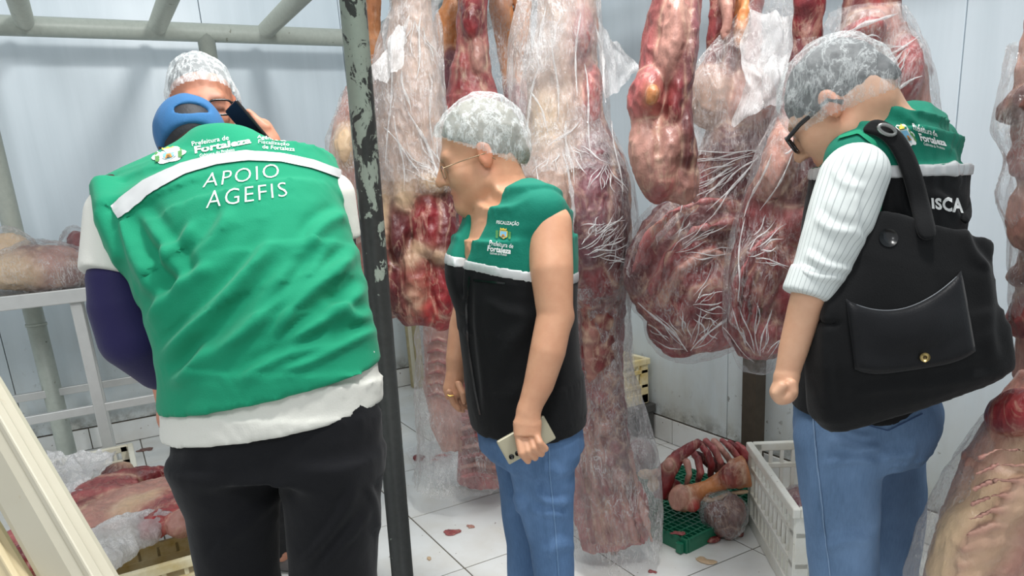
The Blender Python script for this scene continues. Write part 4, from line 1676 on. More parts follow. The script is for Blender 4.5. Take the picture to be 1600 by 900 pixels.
# ================================================================== woman in the middle
def middle_woman():
    y20 = math.radians(20)
    fw = -RH * math.cos(y20) - FH * math.sin(y20)
    left = np.cross(UP, fw)
    H0 = 1.83
    base = P(825, 660, H0)
    root = empty('person', (base[0], base[1], 0), 'woman in hairnet and sleeveless green and black vest, grey phone in hand', 'person', 'people inspecting the meat')

    def nd(x, y, w, d, h=H0):
        return (P(x, y, h), left, w, d)

    tor = [nd(824, 658, .195, .146), nd(820, 615, .198, .150), nd(813, 560, .19, .145), nd(805, 480, .19, .148), nd(803, 400, .195, .150), nd(806, 350, .192, .125),
           nd(808, 318, .170, .095), nd(806, 300, .115, .07)]
    vest = Field().loft(tor, .03)
    vest.cone(P(848, 330, 1.68), P(806, 297, 1.78), .048, .040, .05)
    vest.cone(P(755, 330, 1.98), P(790, 302, 1.88), .048, .036, .05)
    vest.ell(P(745, 425, 1.80), (.07, .07, .085), None, .06)
    # neck opening down the front and arm hole
    vest.loft([(P(724, 462, 1.74), left, .002, .09), (P(732, 425, 1.74), left, .010, .10), (P(772, 262, 1.78), left, .080, .105)], .014, None, 'sub')
    vest.ell(P(868, 392, 1.58), (.056, .056, .105), None, .010, None, 'sub')
    cut = P(780, 424, 1.7)
    nv = nrm(UP + RH * .20)
    mt = two_tone('green_black_vest', lin(14, 116, 96), lin(11, 12, 14), cut - np.array(root.location), nv)
    lines = [((735, 440), (745, 640), 6, -.005), ((840, 480), (790, 560), 14, .006), ((850, 560), (800, 620), 14, .005), ((760, 470), (830, 500), 10, .004), ]
    vo, V, F = build('vest', vest, .005, mt, root, lines, .0022, 9, 13, sm=3)
    vo['label'] = 'sleeveless vest, green above and black below'
    Tr = bvh(V, F)
    st = vest.grown(.002)
    st.clip(cut + nv * .017, nv)
    st.clip(cut - nv * .010, -nv)
    V2, F2 = st.mesh(.0055)
    V2 = folds(smooth(V2, F2, 1), normals(V2, F2), lines, .0028, 9, 13)
    obj('reflective_strip', V2, F2, MAT_STRIP, vo)
    text_on(Tr, 'FISCALIZAÇÃO', [(777, 343), (812, 346), (811, 354), (776, 351)], vo, bold=.02)
    emblem(Tr, [(773, 353), (804, 356), (802, 380), (772, 377)], vo, backing=False)
    text_on(Tr, 'Prefeitura de', [(766, 376), (803, 381), (802, 388), (765, 383)], vo, bold=.01)
    text_on(Tr, 'Fortaleza', [(763, 383), (800, 388), (798, 397), (762, 392)], vo, bold=.035)
    text_on(Tr, 'Gabinete do Prefeito', [(767, 393), (793, 396), (792, 400), (766, 397)], vo)
    # zip down the front and a pocket welt
    band_on(Tr, [(733, 432), (728, 480), (731, 540), (742, 610), (750, 648)], [(736, 432), (731, 480), (734, 540), (745, 610), (753, 648)], 'zip', MAT_FRAME, vo, .003, 40, 3)
    band_on(Tr, [(740, 436), (790, 441)], [(740, 439), (790, 444)], 'pocket_welt', MAT_FRAME, vo, .003, 16, 3)

    # blue top seen in the neck opening
    tp_ = Field().loft([(c, s, w - .016, d - .014) for c, s, w, d in tor[:6]], .03)
    tp_.clip(P(745, 398, 1.72), nrm(UP * 1.0 + RH * .3))
    build('blue_top', tp_, .008, cloth('royal_blue_cloth', lin(36, 46, 120)), root)

    bd = Field()
    hc = P(750, 240, 1.83)
    A = head_axes(-RH * math.cos(.05) - FH * math.sin(.05), math.radians(14))
    T = add_head(bd, hc, A, SK_F, .98, brow=lin(150, 116, 92))
    bd.chain([hc - A[1] * .030 - A[2] * .05, P(790, 300, 1.83)], [.055, .058], .03, SK_F)
    bd.chain([hc - A[1] * .022 - A[2] * .080, P(780, 338, 1.81)], [.040, .052], .015, SK_F)
    bd.loft([(c, s, w - .014, d - .014) for c, s, w, d in tor], .03, SK_F)
    # near (left) arm
    bd.chain([P(858, 352, 1.68), P(862, 420, 1.64), P(867, 492, 1.62), P(856, 548, 1.60), P(842, 600, 1.59), P(826, 640, 1.58)], [.052, .049, .041, .041, .035, .0265], .02, SK_F)
    bd.cone(P(882, 497, 1.64), P(880, 500, 1.64), .017, .017, .03, SK_F)
    kn = [(837, 678), (829, 684), (819, 687), (811, 685)]
    bd.loft([(P(827, 634, 1.58), RH, .020, .017), (P(824, 662, 1.565), RH, .033, .019), (P(824, 682, 1.555), RH, .031, .015)], .015, SK_F)
    tips = [((843, 692), (852, 701)), ((834, 700), (846, 709)), ((825, 705), (836, 715)), ((815, 708), (825, 720))]
    for (x0, y0), ((x1, y1), (x2, y2)) in zip(kn, tips):
        finger(bd, [P(x0, y0, 1.556), P(x1, y1, 1.538), P(x2, y2, 1.545)], .0098, .0080, SK_F, .003)
    finger(bd, [P(812, 660, 1.58), P(808, 680, 1.60), P(812, 700, 1.60)], .012, .009, SK_F, .008)
    # far (right) arm
    bd.chain([P(752, 352, 2.00), P(735, 470, 2.03), P(722, 510, 2.03), P(713, 560, 2.00), P(711, 588, 1.99)], [.052, .042, .037, .030, .025], .02, SK_F)
    bd.loft([(P(711, 588, 1.99), left, .022, .024), (P(708, 606, 1.98), left, .022, .030), (P(712, 622, 1.97), left, .018, .028)], .012, SK_F)
    for j, ((x0, y0), (x1, y1), (x2, y2), hh) in enumerate((((702, 612), (709, 632), (718, 641), 1.94), ((707, 618), (716, 637), (724, 643), 1.96), ((713, 620), (722, 634), (729, 638), 1.98), ((718, 618), (726, 628), (731, 632), 2.0))):
        finger(bd, [P(x0, y0, hh), P(x1, y1, hh), P(x2, y2, hh)], .0092, .0072, SK_F, .003)
    finger(bd, [P(716, 600, 1.95), P(723, 615, 1.93), P(725, 628, 1.93)], .0105, .0082, SK_F, .004)
    legs = (((843, 690, 1.75, .086), (850, 760, 1.745, .078), (862, 850, 1.735, .0585), (866, 900, 1.735, .056)), ((812, 690, 1.90, .083), (818, 760, 1.90, .072), (822, 850, 1.90, .056), (822, 900, 1.90, .055)))
    ends = []
    for lg in legs:
        pts = [P(x, y, h) for x, y, h, r in lg]
        e = pts[-1]
        e = np.array([e[0], e[1], .06])
        ends.append(e)
        bd.chain(pts + [e], [r * .85 for *_, r in lg] + [.035], .03, SK_F)
    V, F = bd.mesh(.0055)
    arm_lo = np.min([P(800, 640, 1.6), P(875, 640, 1.6), P(835, 730, 1.6)], 0)
    lo = np.array([arm_lo[0] - .12, arm_lo[1] - .12, P(825, 728, 1.55)[2]])
    hi = np.array([arm_lo[0] + .25, arm_lo[1] + .25, P(826, 652, 1.58)[2]])
    wc = P(824, 680, 1.56)
    lo, hi = wc + np.array([-.075, -.075, -.085]), wc + np.array([.075, .075, .035])
    V1, F1 = bd.mesh(.0028, lo, hi)
    # keep the coarse body outside the finer hand box
    cen = V[F].mean(1)
    ins = ((cen > lo + .004) & (cen < hi - .004)).all(1)
    V1c = V1[F1].mean(1)
    near = np.linalg.norm(V1c - wc, axis=1) < .2
    F = F[~ins]
    VV = np.concatenate([smooth(V, F, 1), V1])
    FF = np.concatenate([F, F1 + len(V)])
    col, _ = bd.colours(VV, SK_F)
    obj('body', VV, FF, MAT_SKIN, root, col)
    # jeans
    je = Field().loft([(P(823, 640, H0), left, .178, .132), (P(826, 668, H0), left, .182, .135), (P(828, 705, H0), left, .172, .120)], .03)
    for lg, e in zip(legs, ends):
        je.chain([P(x, y, h) for x, y, h, r in lg] + [e + UP * .03], [r for *_, r in lg] + [.062], .03)
    lines = [((765, 700), (790, 690), 8, .004), ((835, 770), (885, 790), 8, .010), ((830, 790), (880, 812), 7, .008), ((838, 740), (880, 735), 9, .005), ((800, 770), (815, 800), 8, .008), ((850, 860), (895, 850), 9, .008), ((848, 690), (852, 890), 3, -.003)]
    jo, JV, JF = build('jeans', je, .007, MAT_DENIM, root, lines, .005, 9, 21)
    band_on(bvh(JV, JF), [(856, 662), (858, 740), (866, 820), (872, 899)], [(858, 662), (860, 740), (868, 820), (874, 899)], 'side_seam', denim('faded_denim_seam', lin(104, 134, 170)), jo, .002, 40, 3)
    for e in ends:
        s = Field().cone(e - UP * .015 - fw * .03, e - UP * .02 + fw * .14, .045, .036, .02)
        s.clip((0, 0, 0), (0, 0, -1))
        build('shoe', s, .008, MAT_SHOEB, root)
    net_and_hair(T, A, root, MAT_HAIR_GREY, MAT_NET, (.098, .066), (-.095, -.066), .98, .013, 9, bun=(0, -.092, -.030))
    spectacles(T, A, root, plain('thin_gold_wire', lin(150, 130, 104), .3, .5, .6), .026, .015, .104, -.016, .0011, .0013)
    # her ring
    MB().tube([P(699, 617, 1.935), P(703, 619, 1.925), P(708, 618, 1.935)], .002, 8).build('ring', plain('gold', lin(206, 170, 96), .25, .5, 1.0), root, True)

    # the phone she holds: a thing of its own
    q = [P(779, 688, 1.575), P(851, 648, 1.59), P(868, 686, 1.585), P(792, 729, 1.565)]
    cen = np.mean(q, 0)
    ax = nrm((q[1] + q[2]) - (q[0] + q[3]))
    sd = nrm((q[2] + q[3]) - (q[0] + q[1]))
    sd = nrm(sd - (sd @ ax) * ax)
    nn = np.cross(ax, sd)
    if nn @ CF > 0:
        nn = -nn
    cen = cen - nn * .004
    ph = empty('smartphone', cen, 'pale grey-gold smartphone held in the middle woman\'s lowered hand', 'phone')
    Lh = np.linalg.norm((q[1] + q[2]) - (q[0] + q[3])) / 4
    Wh = np.linalg.norm((q[2] + q[3]) - (q[0] + q[1])) / 4
    R = np.array([ax, sd, nn])
    bo = MB().box(cen, (Lh, Wh, .004), R).build('phone_body', plain('champagne_phone_back', lin(176, 170, 146), .28, .5, .3, .04), ph, bevel=.0038)
    for i in range(3):
        c = cen - ax * (Lh - .013) + sd * (Wh - .013) + sd * 0 - sd * (.0) + ax * 0
        c = cen - ax * (Lh - .014) + ax * .016 * i + sd * (Wh - .015) + nn * .0045
        MB().tube([c - nn * .001, c + nn * .0012], .0062, 16).build('camera_lens', MAT_PHONEB, ph, True)
    return root


middle_woman()


# ================================================================== stooping woman on the right with a black bag
def bag_woman():
    a40 = math.radians(40)
    fw = -RH * math.cos(a40) + FH * math.sin(a40)
    left = np.cross(UP, fw)
    H0 = 1.56
    base = P(1350, 700, H0)
    root = empty('person', (base[0], base[1], 0), 'stooping woman in hairnet and pinstripe shirt, green and black vest, bag on shoulder', 'person', 'people inspecting the meat')

    def nd(x, y, w, d, h=H0):
        return (P(x, y, h), left, w, d)

    tor = [nd(1345, 626, .185, .145), nd(1352, 560, .185, .145), nd(1362, 470, .185, .150), nd(1376, 370, .19, .155), nd(1384, 300, .195, .150), nd(1394, 245, .19, .125),
           nd(1402, 208, .155, .090), nd(1398, 188, .10, .065)]
    vest = Field().loft(tor, .03)
    vest.cone(P(1333, 248, 1.44), P(1375, 200, 1.52), .052, .045, .04)
    vest.cone(P(1455, 225, 1.68), P(1415, 195, 1.60), .052, .045, .05)
    vest.ell(P(1305, 300, 1.36), (.058, .058, .085), None, .010, None, 'sub')
    vest.cone(P(1372, 178, 1.53), P(1335, 140, 1.53), .056, .056, .008, None, 'sub')
    cut = P(1420, 262, 1.45)
    nv = nrm(UP + RH * .03)
    cut = cut - nv * .006
    mt = two_tone('green_black_vest_b', lin(14, 114, 92), lin(11, 12, 14), cut - np.array(root.location), nv)
    lines = [((1400, 175), (1470, 210), 9, .006), ((1460, 300), (1500, 340), 8, .006), ((1400, 280), (1420, 350), 8, .005), ((1480, 230), (1500, 280), 7, .005)]
    vo, V, F = build('vest', vest, .0055, mt, root, lines, .003, 9, 31)
    vo['label'] = 'vest with green shoulders and black body'
    Tr = bvh(V, F)
    st = vest.grown(.003)
    st.clip(cut + nv * .013, nv)
    st.clip(cut - nv * .013, -nv)
    V2, F2 = st.mesh(.0055)
    V2 = folds(smooth(V2, F2, 1), normals(V2, F2), lines, .003, 9, 31)
    obj('reflective_strip', V2, F2, MAT_STRIP, vo)
    emblem(Tr, [(1391, 196), (1417, 192), (1438, 226), (1416, 233)], vo)
    text_on(Tr, 'Prefeitura de', [(1424, 192), (1462, 205), (1464, 213), (1427, 203)], vo, bold=.01)
    text_on(Tr, 'Fortaleza', [(1434, 207), (1474, 218), (1478, 229), (1438, 220)], vo, bold=.035)
    text_on(Tr, 'Gabinete do Prefeito', [(1442, 222), (1474, 230), (1475, 234), (1443, 227)], vo)
    text_on(Tr, 'ISCA', [(1454, 309), (1503, 309), (1504, 334), (1455, 326)], vo, bold=.04, spacing=1.1)
    band_on(Tr, [(1313, 214), (1342, 205), (1366, 222), (1381, 252), (1384, 290), (1376, 330)], [(1310, 219), (1340, 211), (1361, 227), (1375, 255), (1378, 289), (1370, 328)], 'armhole_trim', MAT_GREEN, vo, .004, 40, 3)

    bd = Field()
    hc = P(1307, 165, 1.52)
    A = head_axes(fw, math.radians(37))
    T = add_head(bd, hc, A, SK_F2, .95, brow=lin(60, 48, 42))
    bd.chain([hc - A[1] * .045 - A[2] * .035, P(1385, 215, 1.56)], [.056, .060], .03, SK_F2)
    bd.chain([hc - A[1] * .005 - A[2] * .075, P(1358, 225, 1.54)], [.048, .055], .03, SK_F2)
    bd.loft([(c, s, w - .014, d - .014) for c, s, w, d in tor], .03, SK_F2)
    arm = [P(1336, 268, 1.42), P(1312, 345, 1.385), P(1278, 425, 1.36), P(1258, 480, 1.35), P(1240, 545, 1.345), P(1229, 588, 1.34)]
    bd.chain(arm, [.052, .048, .038, .0315, .0275, .0225], .02, SK_F2)
    # fist
    bd.loft([(P(1229, 588, 1.34), RH, .020, .022), (P(1227, 603, 1.335), RH, .021, .027), (P(1226, 614, 1.335), RH, .019, .027)], .012, SK_F2)
    for j in range(4):
        hh = 1.300 + .0185 * j
        finger(bd, [P(1222, 604, hh), P(1213 + 2 * j, 614, hh), P(1218 + 2 * j, 624, hh + .002), P(1229 + 2 * j, 621, hh + .004)], .0098, .0085, SK_F2, .003)
    bd.ell(P(1220, 616, 1.325), (.017, .034, .016), np.array([RH, FH, UP]), .01, SK_F2)
    bd.ell(P(1226, 612, 1.33), (.022, .030, .020), np.array([RH, FH, UP]), .01, SK_F2)
    finger(bd, [P(1236, 600, 1.305), P(1238, 612, 1.300), P(1232, 620, 1.300)], .0105, .009, SK_F2, .004)
    # right arm, on the far side, bent forward
    ra = [P(1448, 262, 1.70), P(1420, 380, 1.74), P(1365, 440, 1.72)]
    bd.chain(ra, [.05, .042, .028], .02, SK_F2)
    w = ra[-1]
    bd.ell(w + fw * .05, (.035, .035, .028), None, .02, SK_F2)
    for i in range(4):
        finger(bd, [w + fw * .07 + left * (.018 * i - .03), w + fw * .115 + left * (.018 * i - .03), w + fw * .13 + left * (.018 * i - .03) - UP * .025], .009, .007, SK_F2)
    finger(bd, [w + fw * .03 - left * .03, w + fw * .06 - left * .05 + UP * .01, w + fw * .09 - left * .045 + UP * .01], .011, .008, SK_F2)
    legs = (((1310, 690, 1.48, .092), (1311, 760, 1.475, .084), (1315, 850, 1.47, .073), (1317, 900, 1.47, .070)), ((1383, 690, 1.68, .092), (1392, 760, 1.68, .080), (1392, 850, 1.68, .070), (1390, 900, 1.68, .068)))
    ends = []
    for lg in legs:
        pts = [P(x, y, h) for x, y, h, r in lg]
        e = np.array([pts[-1][0], pts[-1][1], .06])
        ends.append(e)
        bd.chain(pts + [e], [r * .85 for *_, r in lg] + [.035], .03, SK_F2)
    V, F = bd.mesh(.0055)
    wc = P(1226, 610, 1.33)
    lo, hi = wc - np.array([.07, .07, .05]), wc + np.array([.07, .07, .045])
    V1, F1 = bd.mesh(.0028, lo, hi)
    cen = V[F].mean(1)
    F = F[~((cen > lo + .004) & (cen < hi - .004)).all(1)]
    VV = np.concatenate([smooth(V, F, 1), V1])
    FF = np.concatenate([F, F1 + len(V)])
    col, _ = bd.colours(VV, SK_F2)
    obj('body', VV, FF, MAT_SKIN, root, col)
    # pinstripe sleeve with rolled cuff, and the far sleeve
    sl = Field().chain([P(1333, 278, 1.40), P(1312, 345, 1.38), P(1283, 415, 1.362), P(1258, 466, 1.352)], [.063, .060, .050, .042], .03)
    sl.clip(P(1257, 462, 1.352), P(1258, 480, 1.35) - P(1283, 415, 1.362) + UP * .0)
    lines = [((1262, 400), (1325, 425), 7, .006), ((1250, 420), (1315, 440), 6, .006), ((1275, 340), (1330, 370), 9, .006), ((1300, 260), (1340, 300), 9, .005), ((1330, 300), (1345, 380), 8, .006)]
    so_, SV, SF = build('shirt_sleeve', sl, .0055, MAT_STRIPE, root, lines, .004, 10, 41)
    sleeve_angle(so_, SV, P(1338, 268, 1.42), P(1258, 466, 1.352))
    cf = Field().chain([P(1278, 420, 1.361), P(1259, 462, 1.352)], [.0475, .0455], .01)
    cf.clip(P(1257, 462, 1.352), P(1258, 480, 1.35) - P(1283, 415, 1.362))
    cf.clip(P(1276, 424, 1.361), -(P(1258, 480, 1.35) - P(1283, 415, 1.362)))
    so_, SV, SF = build('rolled_cuff', cf, .005, MAT_STRIPE, root, (), .002, 14, 43)
    sleeve_angle(so_, SV, P(1338, 268, 1.42), P(1258, 466, 1.352))
    so_, SV, SF = build('shirt_sleeve', Field().chain(ra, [.062, .054, .042], .03), .008, MAT_STRIPE, root, (), .004, 10, 44)
    sleeve_angle(so_, SV, ra[0], ra[-1])
    # yellow collar
    co = Field().cone(P(1376, 186, 1.535), P(1372, 176, 1.535), .066, .062, .01)
    co = Field().chain([P(1393, 164, 1.60), P(1385, 163, 1.55), P(1370, 172, 1.50), P(1355, 188, 1.478), P(1345, 204, 1.47)], [.009, .010, .010, .010, .008], .01)
    build('yellow_collar', co, .004, plain('yellow_cloth', lin(226, 184, 40), .8), root)
    # jeans
    je = Field().loft([(P(1348, 618, H0), left, .175, .130), (P(1350, 655, H0), left, .185, .145), (P(1348, 700, H0), left, .178, .130)], .03)
    je.ell(P(1392, 655, 1.50), (.085, .085, .085), None, .06)
    je.ell(P(1418, 650, 1.62), (.075, .075, .085), None, .06)
    for lg, e in zip(legs, ends):
        je.chain([P(x, y, h) for x, y, h, r in lg] + [e + UP * .03], [r for *_, r in lg] + [.06], .025)
    lines = [((1300, 690), (1375, 705), 8, .008), ((1290, 720), (1372, 720), 7, .007), ((1300, 670), (1370, 690), 8, .005), ((1380, 720), (1430, 700), 8, .006), ((1262, 640), (1300, 900), 4, -.003), ((1290, 850), (1360, 840), 10, .006)]
    jo, JV, JF = build('jeans', je, .0065, MAT_DENIM2, root, [(a, b, w, k * 1.5) for a, b, w, k in lines], .006, 9, 51)
    jt = bvh(JV, JF)
    band_on(jt, [(1269, 635), (1276, 720), (1285, 800), (1296, 899)], [(1271, 635), (1278, 720), (1287, 800), (1298, 899)], 'side_seam', denim('pale_denim_seam', lin(118, 142, 172)), jo, .002, 40, 3)
    band_on(jt, [(1355, 662), (1387, 671), (1440, 645)], [(1355, 664), (1387, 673), (1440, 647)], 'pocket_stitching', denim('dark_denim_stitch', lin(50, 70, 104)), jo, .003, 30, 3)
    for e in ends:
        s = Field().cone(e - UP * .015 - fw * .03, e - UP * .02 + fw * .14, .045, .036, .02)
        s.clip((0, 0, 0), (0, 0, -1))
        build('shoe', s, .008, MAT_SHOEB, root)
    net_and_hair(T, A, root, MAT_HAIR_DARK, MAT_NET_THIN, (.105, -.002), (-.098, -.058), .95, .011, 19, hair_front=(.10, .025), bun=(0, -.10, -.02))
    spectacles(T, A, root, MAT_FRAME, .028, .019, .110, -.012, .0028, .0045)

    # ---------------------------------------------------------- black tote bag
    bg = empty('tote_bag', P(1420, 640, 1.36), 'big black canvas tote bag with flap pocket and brass button on the stooping woman\'s shoulder', 'bag')

    def pair(x0, y0, x1, y1, h0, h1, d):
        a, b = P(x0, y0, h0), P(x1, y1, h1)
        return ((a + b) / 2, b - a, np.linalg.norm(b - a) / 2, d)

    nodes = [pair(1368, 352, 1558, 350, 1.355, 1.37, .018), pair(1322, 430, 1553, 425, 1.345, 1.36, .036), pair(1276, 510, 1558, 500, 1.335, 1.355, .052),
             pair(1264, 565, 1565, 545, 1.335, 1.355, .058), pair(1268, 610, 1570, 585, 1.335, 1.36, .060), pair(1288, 652, 1562, 604, 1.335, 1.36, .046)]
    bf = Field().loft(nodes, .02, None, 'add', 4.0)
    lines = [((1300, 440), (1290, 640), 10, .006), ((1530, 400), (1555, 560), 12, .006), ((1330, 620), (1560, 580), 8, .004), ((1500, 360), (1540, 420), 9, .008)]
    bo, BV, BF = build('bag_body', bf, .0055, MAT_BAG, bg, lines, .004, 9, 61, sm=8)
    bt = bvh(BV, BF)
    V, F = sheet(lambda u, v: np.array([u, v, 0]), 24, 18)
    # pocket: a raised panel with a drooping upper edge
    rows = []
    nu, nvv = 26, 16
    for j in range(nvv):
        v = j / (nvv - 1)
        for i in range(nu):
            u = i / (nu - 1)
            top = np.array([1322 + 178 * u, 468 - 44 * u + 36 * math.sin(math.pi * u) ** 0.8])
            bot = np.array([1335 + 187 * u, 590 - 28 * u - 14 * (2 * u - 1) ** 4])
            q = top + (bot - top) * v
            b = .008 + .010 * math.sin(math.pi * min(1, v * 1.4)) * math.sin(math.pi * u) - .006 * (max(abs(2 * u - 1), abs(2 * v - 1)) > .97)
            rows.append(cast(bt, q[0], q[1], b) if cast(bt, q[0], q[1], b) is not None else P(q[0], q[1], 1.31))
    F = np.array([(j * nu + i, (j + 1) * nu + i, (j + 1) * nu + i + 1, j * nu + i + 1) for j in range(nvv - 1) for i in range(nu - 1)])
    po = obj('pocket', np.array(rows), F, MAT_BAGP, bg)
    md = po.modifiers.new('thick', 'SOLIDIFY')
    md.thickness = .004
    md.offset = 0
    MB().tube([rows[i] - CF * .002 for i in range(2, nu - 1)], .0011, 6).build('piping', plain('grey_piping', lin(120, 124, 128), .5), po, True)
    bc = cast(bt, 1437, 556, .016)
    nb = -nrm(ray(1437, 556))
    bu = MB().tube([bc - nb * .003, bc + nb * .003], .0085, 20).build('button', plain('brass', lin(190, 168, 112), .3, .5, .8), po, True)
    MB().tube([bc + nb * .003, bc + nb * .0036], .003, 12).build('button_stud', plain('dark_brass', lin(80, 68, 44), .4, .5, .8), po, True)
    MB().tube([cast(bt, 1388, 372, .001), cast(bt, 1388, 372, .002)], .017, 24).build('snap_disc', MAT_FRAME, bg, True)

    # straps: over the shoulder and down to the bag
    def strap(path, half, name):
        vts, fcs = [], []
        for k, (x, y, h, ang) in enumerate(path):
            c = P(x, y, h)
            dx, dy = math.cos(ang) * half, math.sin(ang) * half
            a, b = P(x - dx, y - dy, h), P(x + dx, y + dy, h)
            vts += [a, b]
        n = len(path)
        fcs = [(2 * i, 2 * i + 1, 2 * i + 3, 2 * i + 2) for i in range(n - 1)]
        o = obj(name, np.array(vts), fcs, MAT_BAG, bg)
        m = o.modifiers.new('sub', 'SUBSURF')
        m.levels = m.render_levels = 2
        m = o.modifiers.new('thick', 'SOLIDIFY')
        m.thickness = .006
        return o

    def on(x, y, lift=.012, fall=1.38):
        p = cast(Tr, x, y, lift)
        return (p @ FH) if p is not None else fall
    path = []
    for x, y, ang in ((1352, 198, -.9), (1372, 199, -.75), (1396, 214, -.45), (1414, 244, -.25), (1427, 282, -.15), (1436, 320, -.1)):
        path.append((x, y, on(x, y), ang))
    path += [(1444, 352, 1.335, -.08), (1449, 376, 1.325, -.05)]
    strap(path, 14, 'strap')
    strap([(1370, 205, on(1370, 205) + .02, -.3), (1480, 240, 1.62, -.1), (1500, 300, 1.55, 0), (1510, 352, 1.40, 0)], 12, 'strap')['label'] = 'rear strap'
    ring = []
    for k in range(17):
        th = 2 * math.pi * k / 16
        x, y = 1386 + 13 * math.cos(th) - 2 * math.sin(th), 203 + 6.5 * math.sin(th) + 5 * math.cos(th)
        ring.append(P(x, y, on(1386, 204) - .008))
    MB().tube(ring, .0035, 8, cap=False).build('strap_ring', plain('grey_metal_ring', lin(150, 152, 150), .3, .5, .7), bg, True)
    return root


bag_woman()

# ================================================================== meat
RED = lin(136, 30, 38)
BRIGHT = lin(178, 36, 44)
DARK = lin(84, 20, 28)
PINK = lin(178, 92, 92)
PALE = lin(192, 142, 128)
FATC = lin(212, 184, 148)
ORANGE = lin(208, 136, 78)
PURPLE = lin(122, 66, 80)
BROWN = lin(120, 80, 70)
TALLOW = lin(184, 156, 138)


def scale_at(x, y, h):
    return np.linalg.norm(P(x + 1, y, h) - P(x, y, h))


def el(fd, x, y, h, rx, ry, dz, rot=0.0, col=None, k=.012, op='add'):
    c = P(x, y, h)
    s = scale_at(x, y, h)
    t = math.radians(rot)
    u = math.cos(t) * CM[0] + math.sin(t) * CM[1]
    v = -math.sin(t) * CM[0] + math.cos(t) * CM[1]
    return fd.ell(c, (rx * s, ry * s, dz), np.array([u, v, CM[2]]), k, col, op)


def lf(fd, nodes, col=None, k=.015, h=None):
    out = []
    for n in nodes:
        x, y, hp = n[0], n[1], n[2]
        hh = n[4] if len(n) > 4 else h
        s = scale_at(x, y, hh)
        d = n[3] if len(n) > 3 and n[3] else hp * s * .85
        out.append((P(x, y, hh), CM[0], hp * s, d))
    return fd.loft(out, k, col)


def arc(fd, pts, rpx, h, col, k=.006, bulge=0.0):
    n = len(pts)
    q = [P(x, y, h - bulge * math.sin(math.pi * i / (n - 1))) for i, (x, y) in enumerate(pts)]
    s = scale_at(pts[0][0], pts[0][1], h)
    return fd.chain(q, [rpx * s] * n, k, col)


def flesh(fd, parent, vox, amp=.006, seed=0, name='flesh', default=RED, seam=.006, sc=14, stretch=(1, 1, .6), seam_gain=1.0):
    V, F = fd.mesh(vox)
    V = smooth(V, F, 1)
    col, sm_ = fd.colours(V, default, .010, seam)
    Nn = normals(V, F)
    d = amp * fbm(V * np.array(stretch), sc, 3, seed) + amp * .45 * ridge(V * np.array(stretch), sc * 2.6, 2, seed + 9)
    V = V + Nn * d[:, None]
    c4 = np.concatenate([col, (sm_ * seam_gain)[:, None]], 1)
    return obj(name, V, F, MAT_FLESH, parent, c4)


def wrap(nodes, parent, h, mat=None, n=110, rows=110, amp=.010, seed=0, name='plastic_film', depth=.9, cinch=0.0, ragged=.02):
    """loose film around a hanging piece: open tube with lengthwise creases"""
    pts = []
    for q in nodes:
        x, y, hp = q[:3]
        hh = q[4] if len(q) > 4 else h
        s = scale_at(x, y, hh)
        pts.append((P(x, y, hh), hp * s, q[3] if len(q) > 3 and q[3] else hp * s * depth))
    C = np.array([p[0] for p in pts])
    w = np.array([p[1] for p in pts])
    dd = np.array([p[2] for p in pts])
    L = np.r_[0, np.cumsum(np.linalg.norm(np.diff(C, axis=0), axis=1))]
    t = np.linspace(0, L[-1], rows)

    def sm_interp(a):
        r = np.interp(t, L, a)
        ker = np.array([1, 2, 3, 2, 1.]) / 9
        return np.convolve(np.r_[[r[0]] * 2, r, [r[-1]] * 2], ker, 'valid')

    cx = np.stack([sm_interp(C[:, i]) for i in range(3)], 1)
    ww, dw = sm_interp(w), sm_interp(dd)
    th = np.linspace(0, 2 * math.pi, n, endpoint=False)
    u = nrm(CM[0] - CM[0][2] * UP)
    v = np.cross(UP, u)
    V = (cx[:, None, :] + np.cos(th)[None, :, None] * ww[:, None, None] * u + np.sin(th)[None, :, None] * dw[:, None, None] * v)
    out = (np.cos(th)[:, None] * u + np.sin(th)[:, None] * v)
    Vf = V.reshape(-1, 3)
    On = np.tile(out, (rows, 1))
    st = np.array([1, 1, .30])
    d = amp * ridge(Vf * st, 17, 3, seed) + amp * .9 * fbm(Vf * np.array([1, 1, .6]), 6, 2, seed + 5)
    Vf = Vf + On * d[:, None]
    if ragged:
        e = np.repeat(np.clip((np.arange(rows) - rows * .82) / (rows * .18), 0, 1), n)
        Vf[:, 2] += e * ragged * fbm(On * 2.0 + seed, 2.2, 3, seed)
    i = np.arange(n)
    F = np.concatenate([np.stack([r * n + i, r * n + (i + 1) % n, (r + 1) * n + (i + 1) % n, (r + 1) * n + i], 1) for r in range(rows - 1)])
    return obj(name, Vf, F[:, ::-1], mat or MAT_FILM, parent)


def cling(fd, parent, y0, y1, h, off=.010, vox=.009, it=14, amp=.004, seed=0, mat=None):
    """film pulled tight over the flesh between two heights"""
    V, F = fd.grown(off).mesh(vox)
    V = smooth(V, F, it, .6)
    Nn = normals(V, F)
    V = V + Nn * (.004 + amp * ridge(V * np.array([1, 1, .35]), 15, 3, seed) + amp * .6 * fbm(V, 7, 2, seed + 2))[:, None]
    xm = (fd.pr[0]['lo'] + fd.pr[0]['hi']) / 2
    zc = V[F].mean(1)[:, 2] + .025 * fbm(V[F[:, 0]], 7, 3, seed + 4)
    z0, z1 = P(800, y0, h)[2], P(800, y1, h)[2]
    c = V[F].mean(1)
    py = pix(c)[1] + 14 * fbm(c, 7, 3, seed + 4)
    F = F[(py > y0) & (py < y1)]
    used = np.unique(F)
    mp = np.full(len(V), -1)
    mp[used] = np.arange(len(used))
    o = obj('plastic_film', V[used], mp[F], mat or MAT_FILM_TAUT, parent)
    return o, bvh(V[used], mp[F])


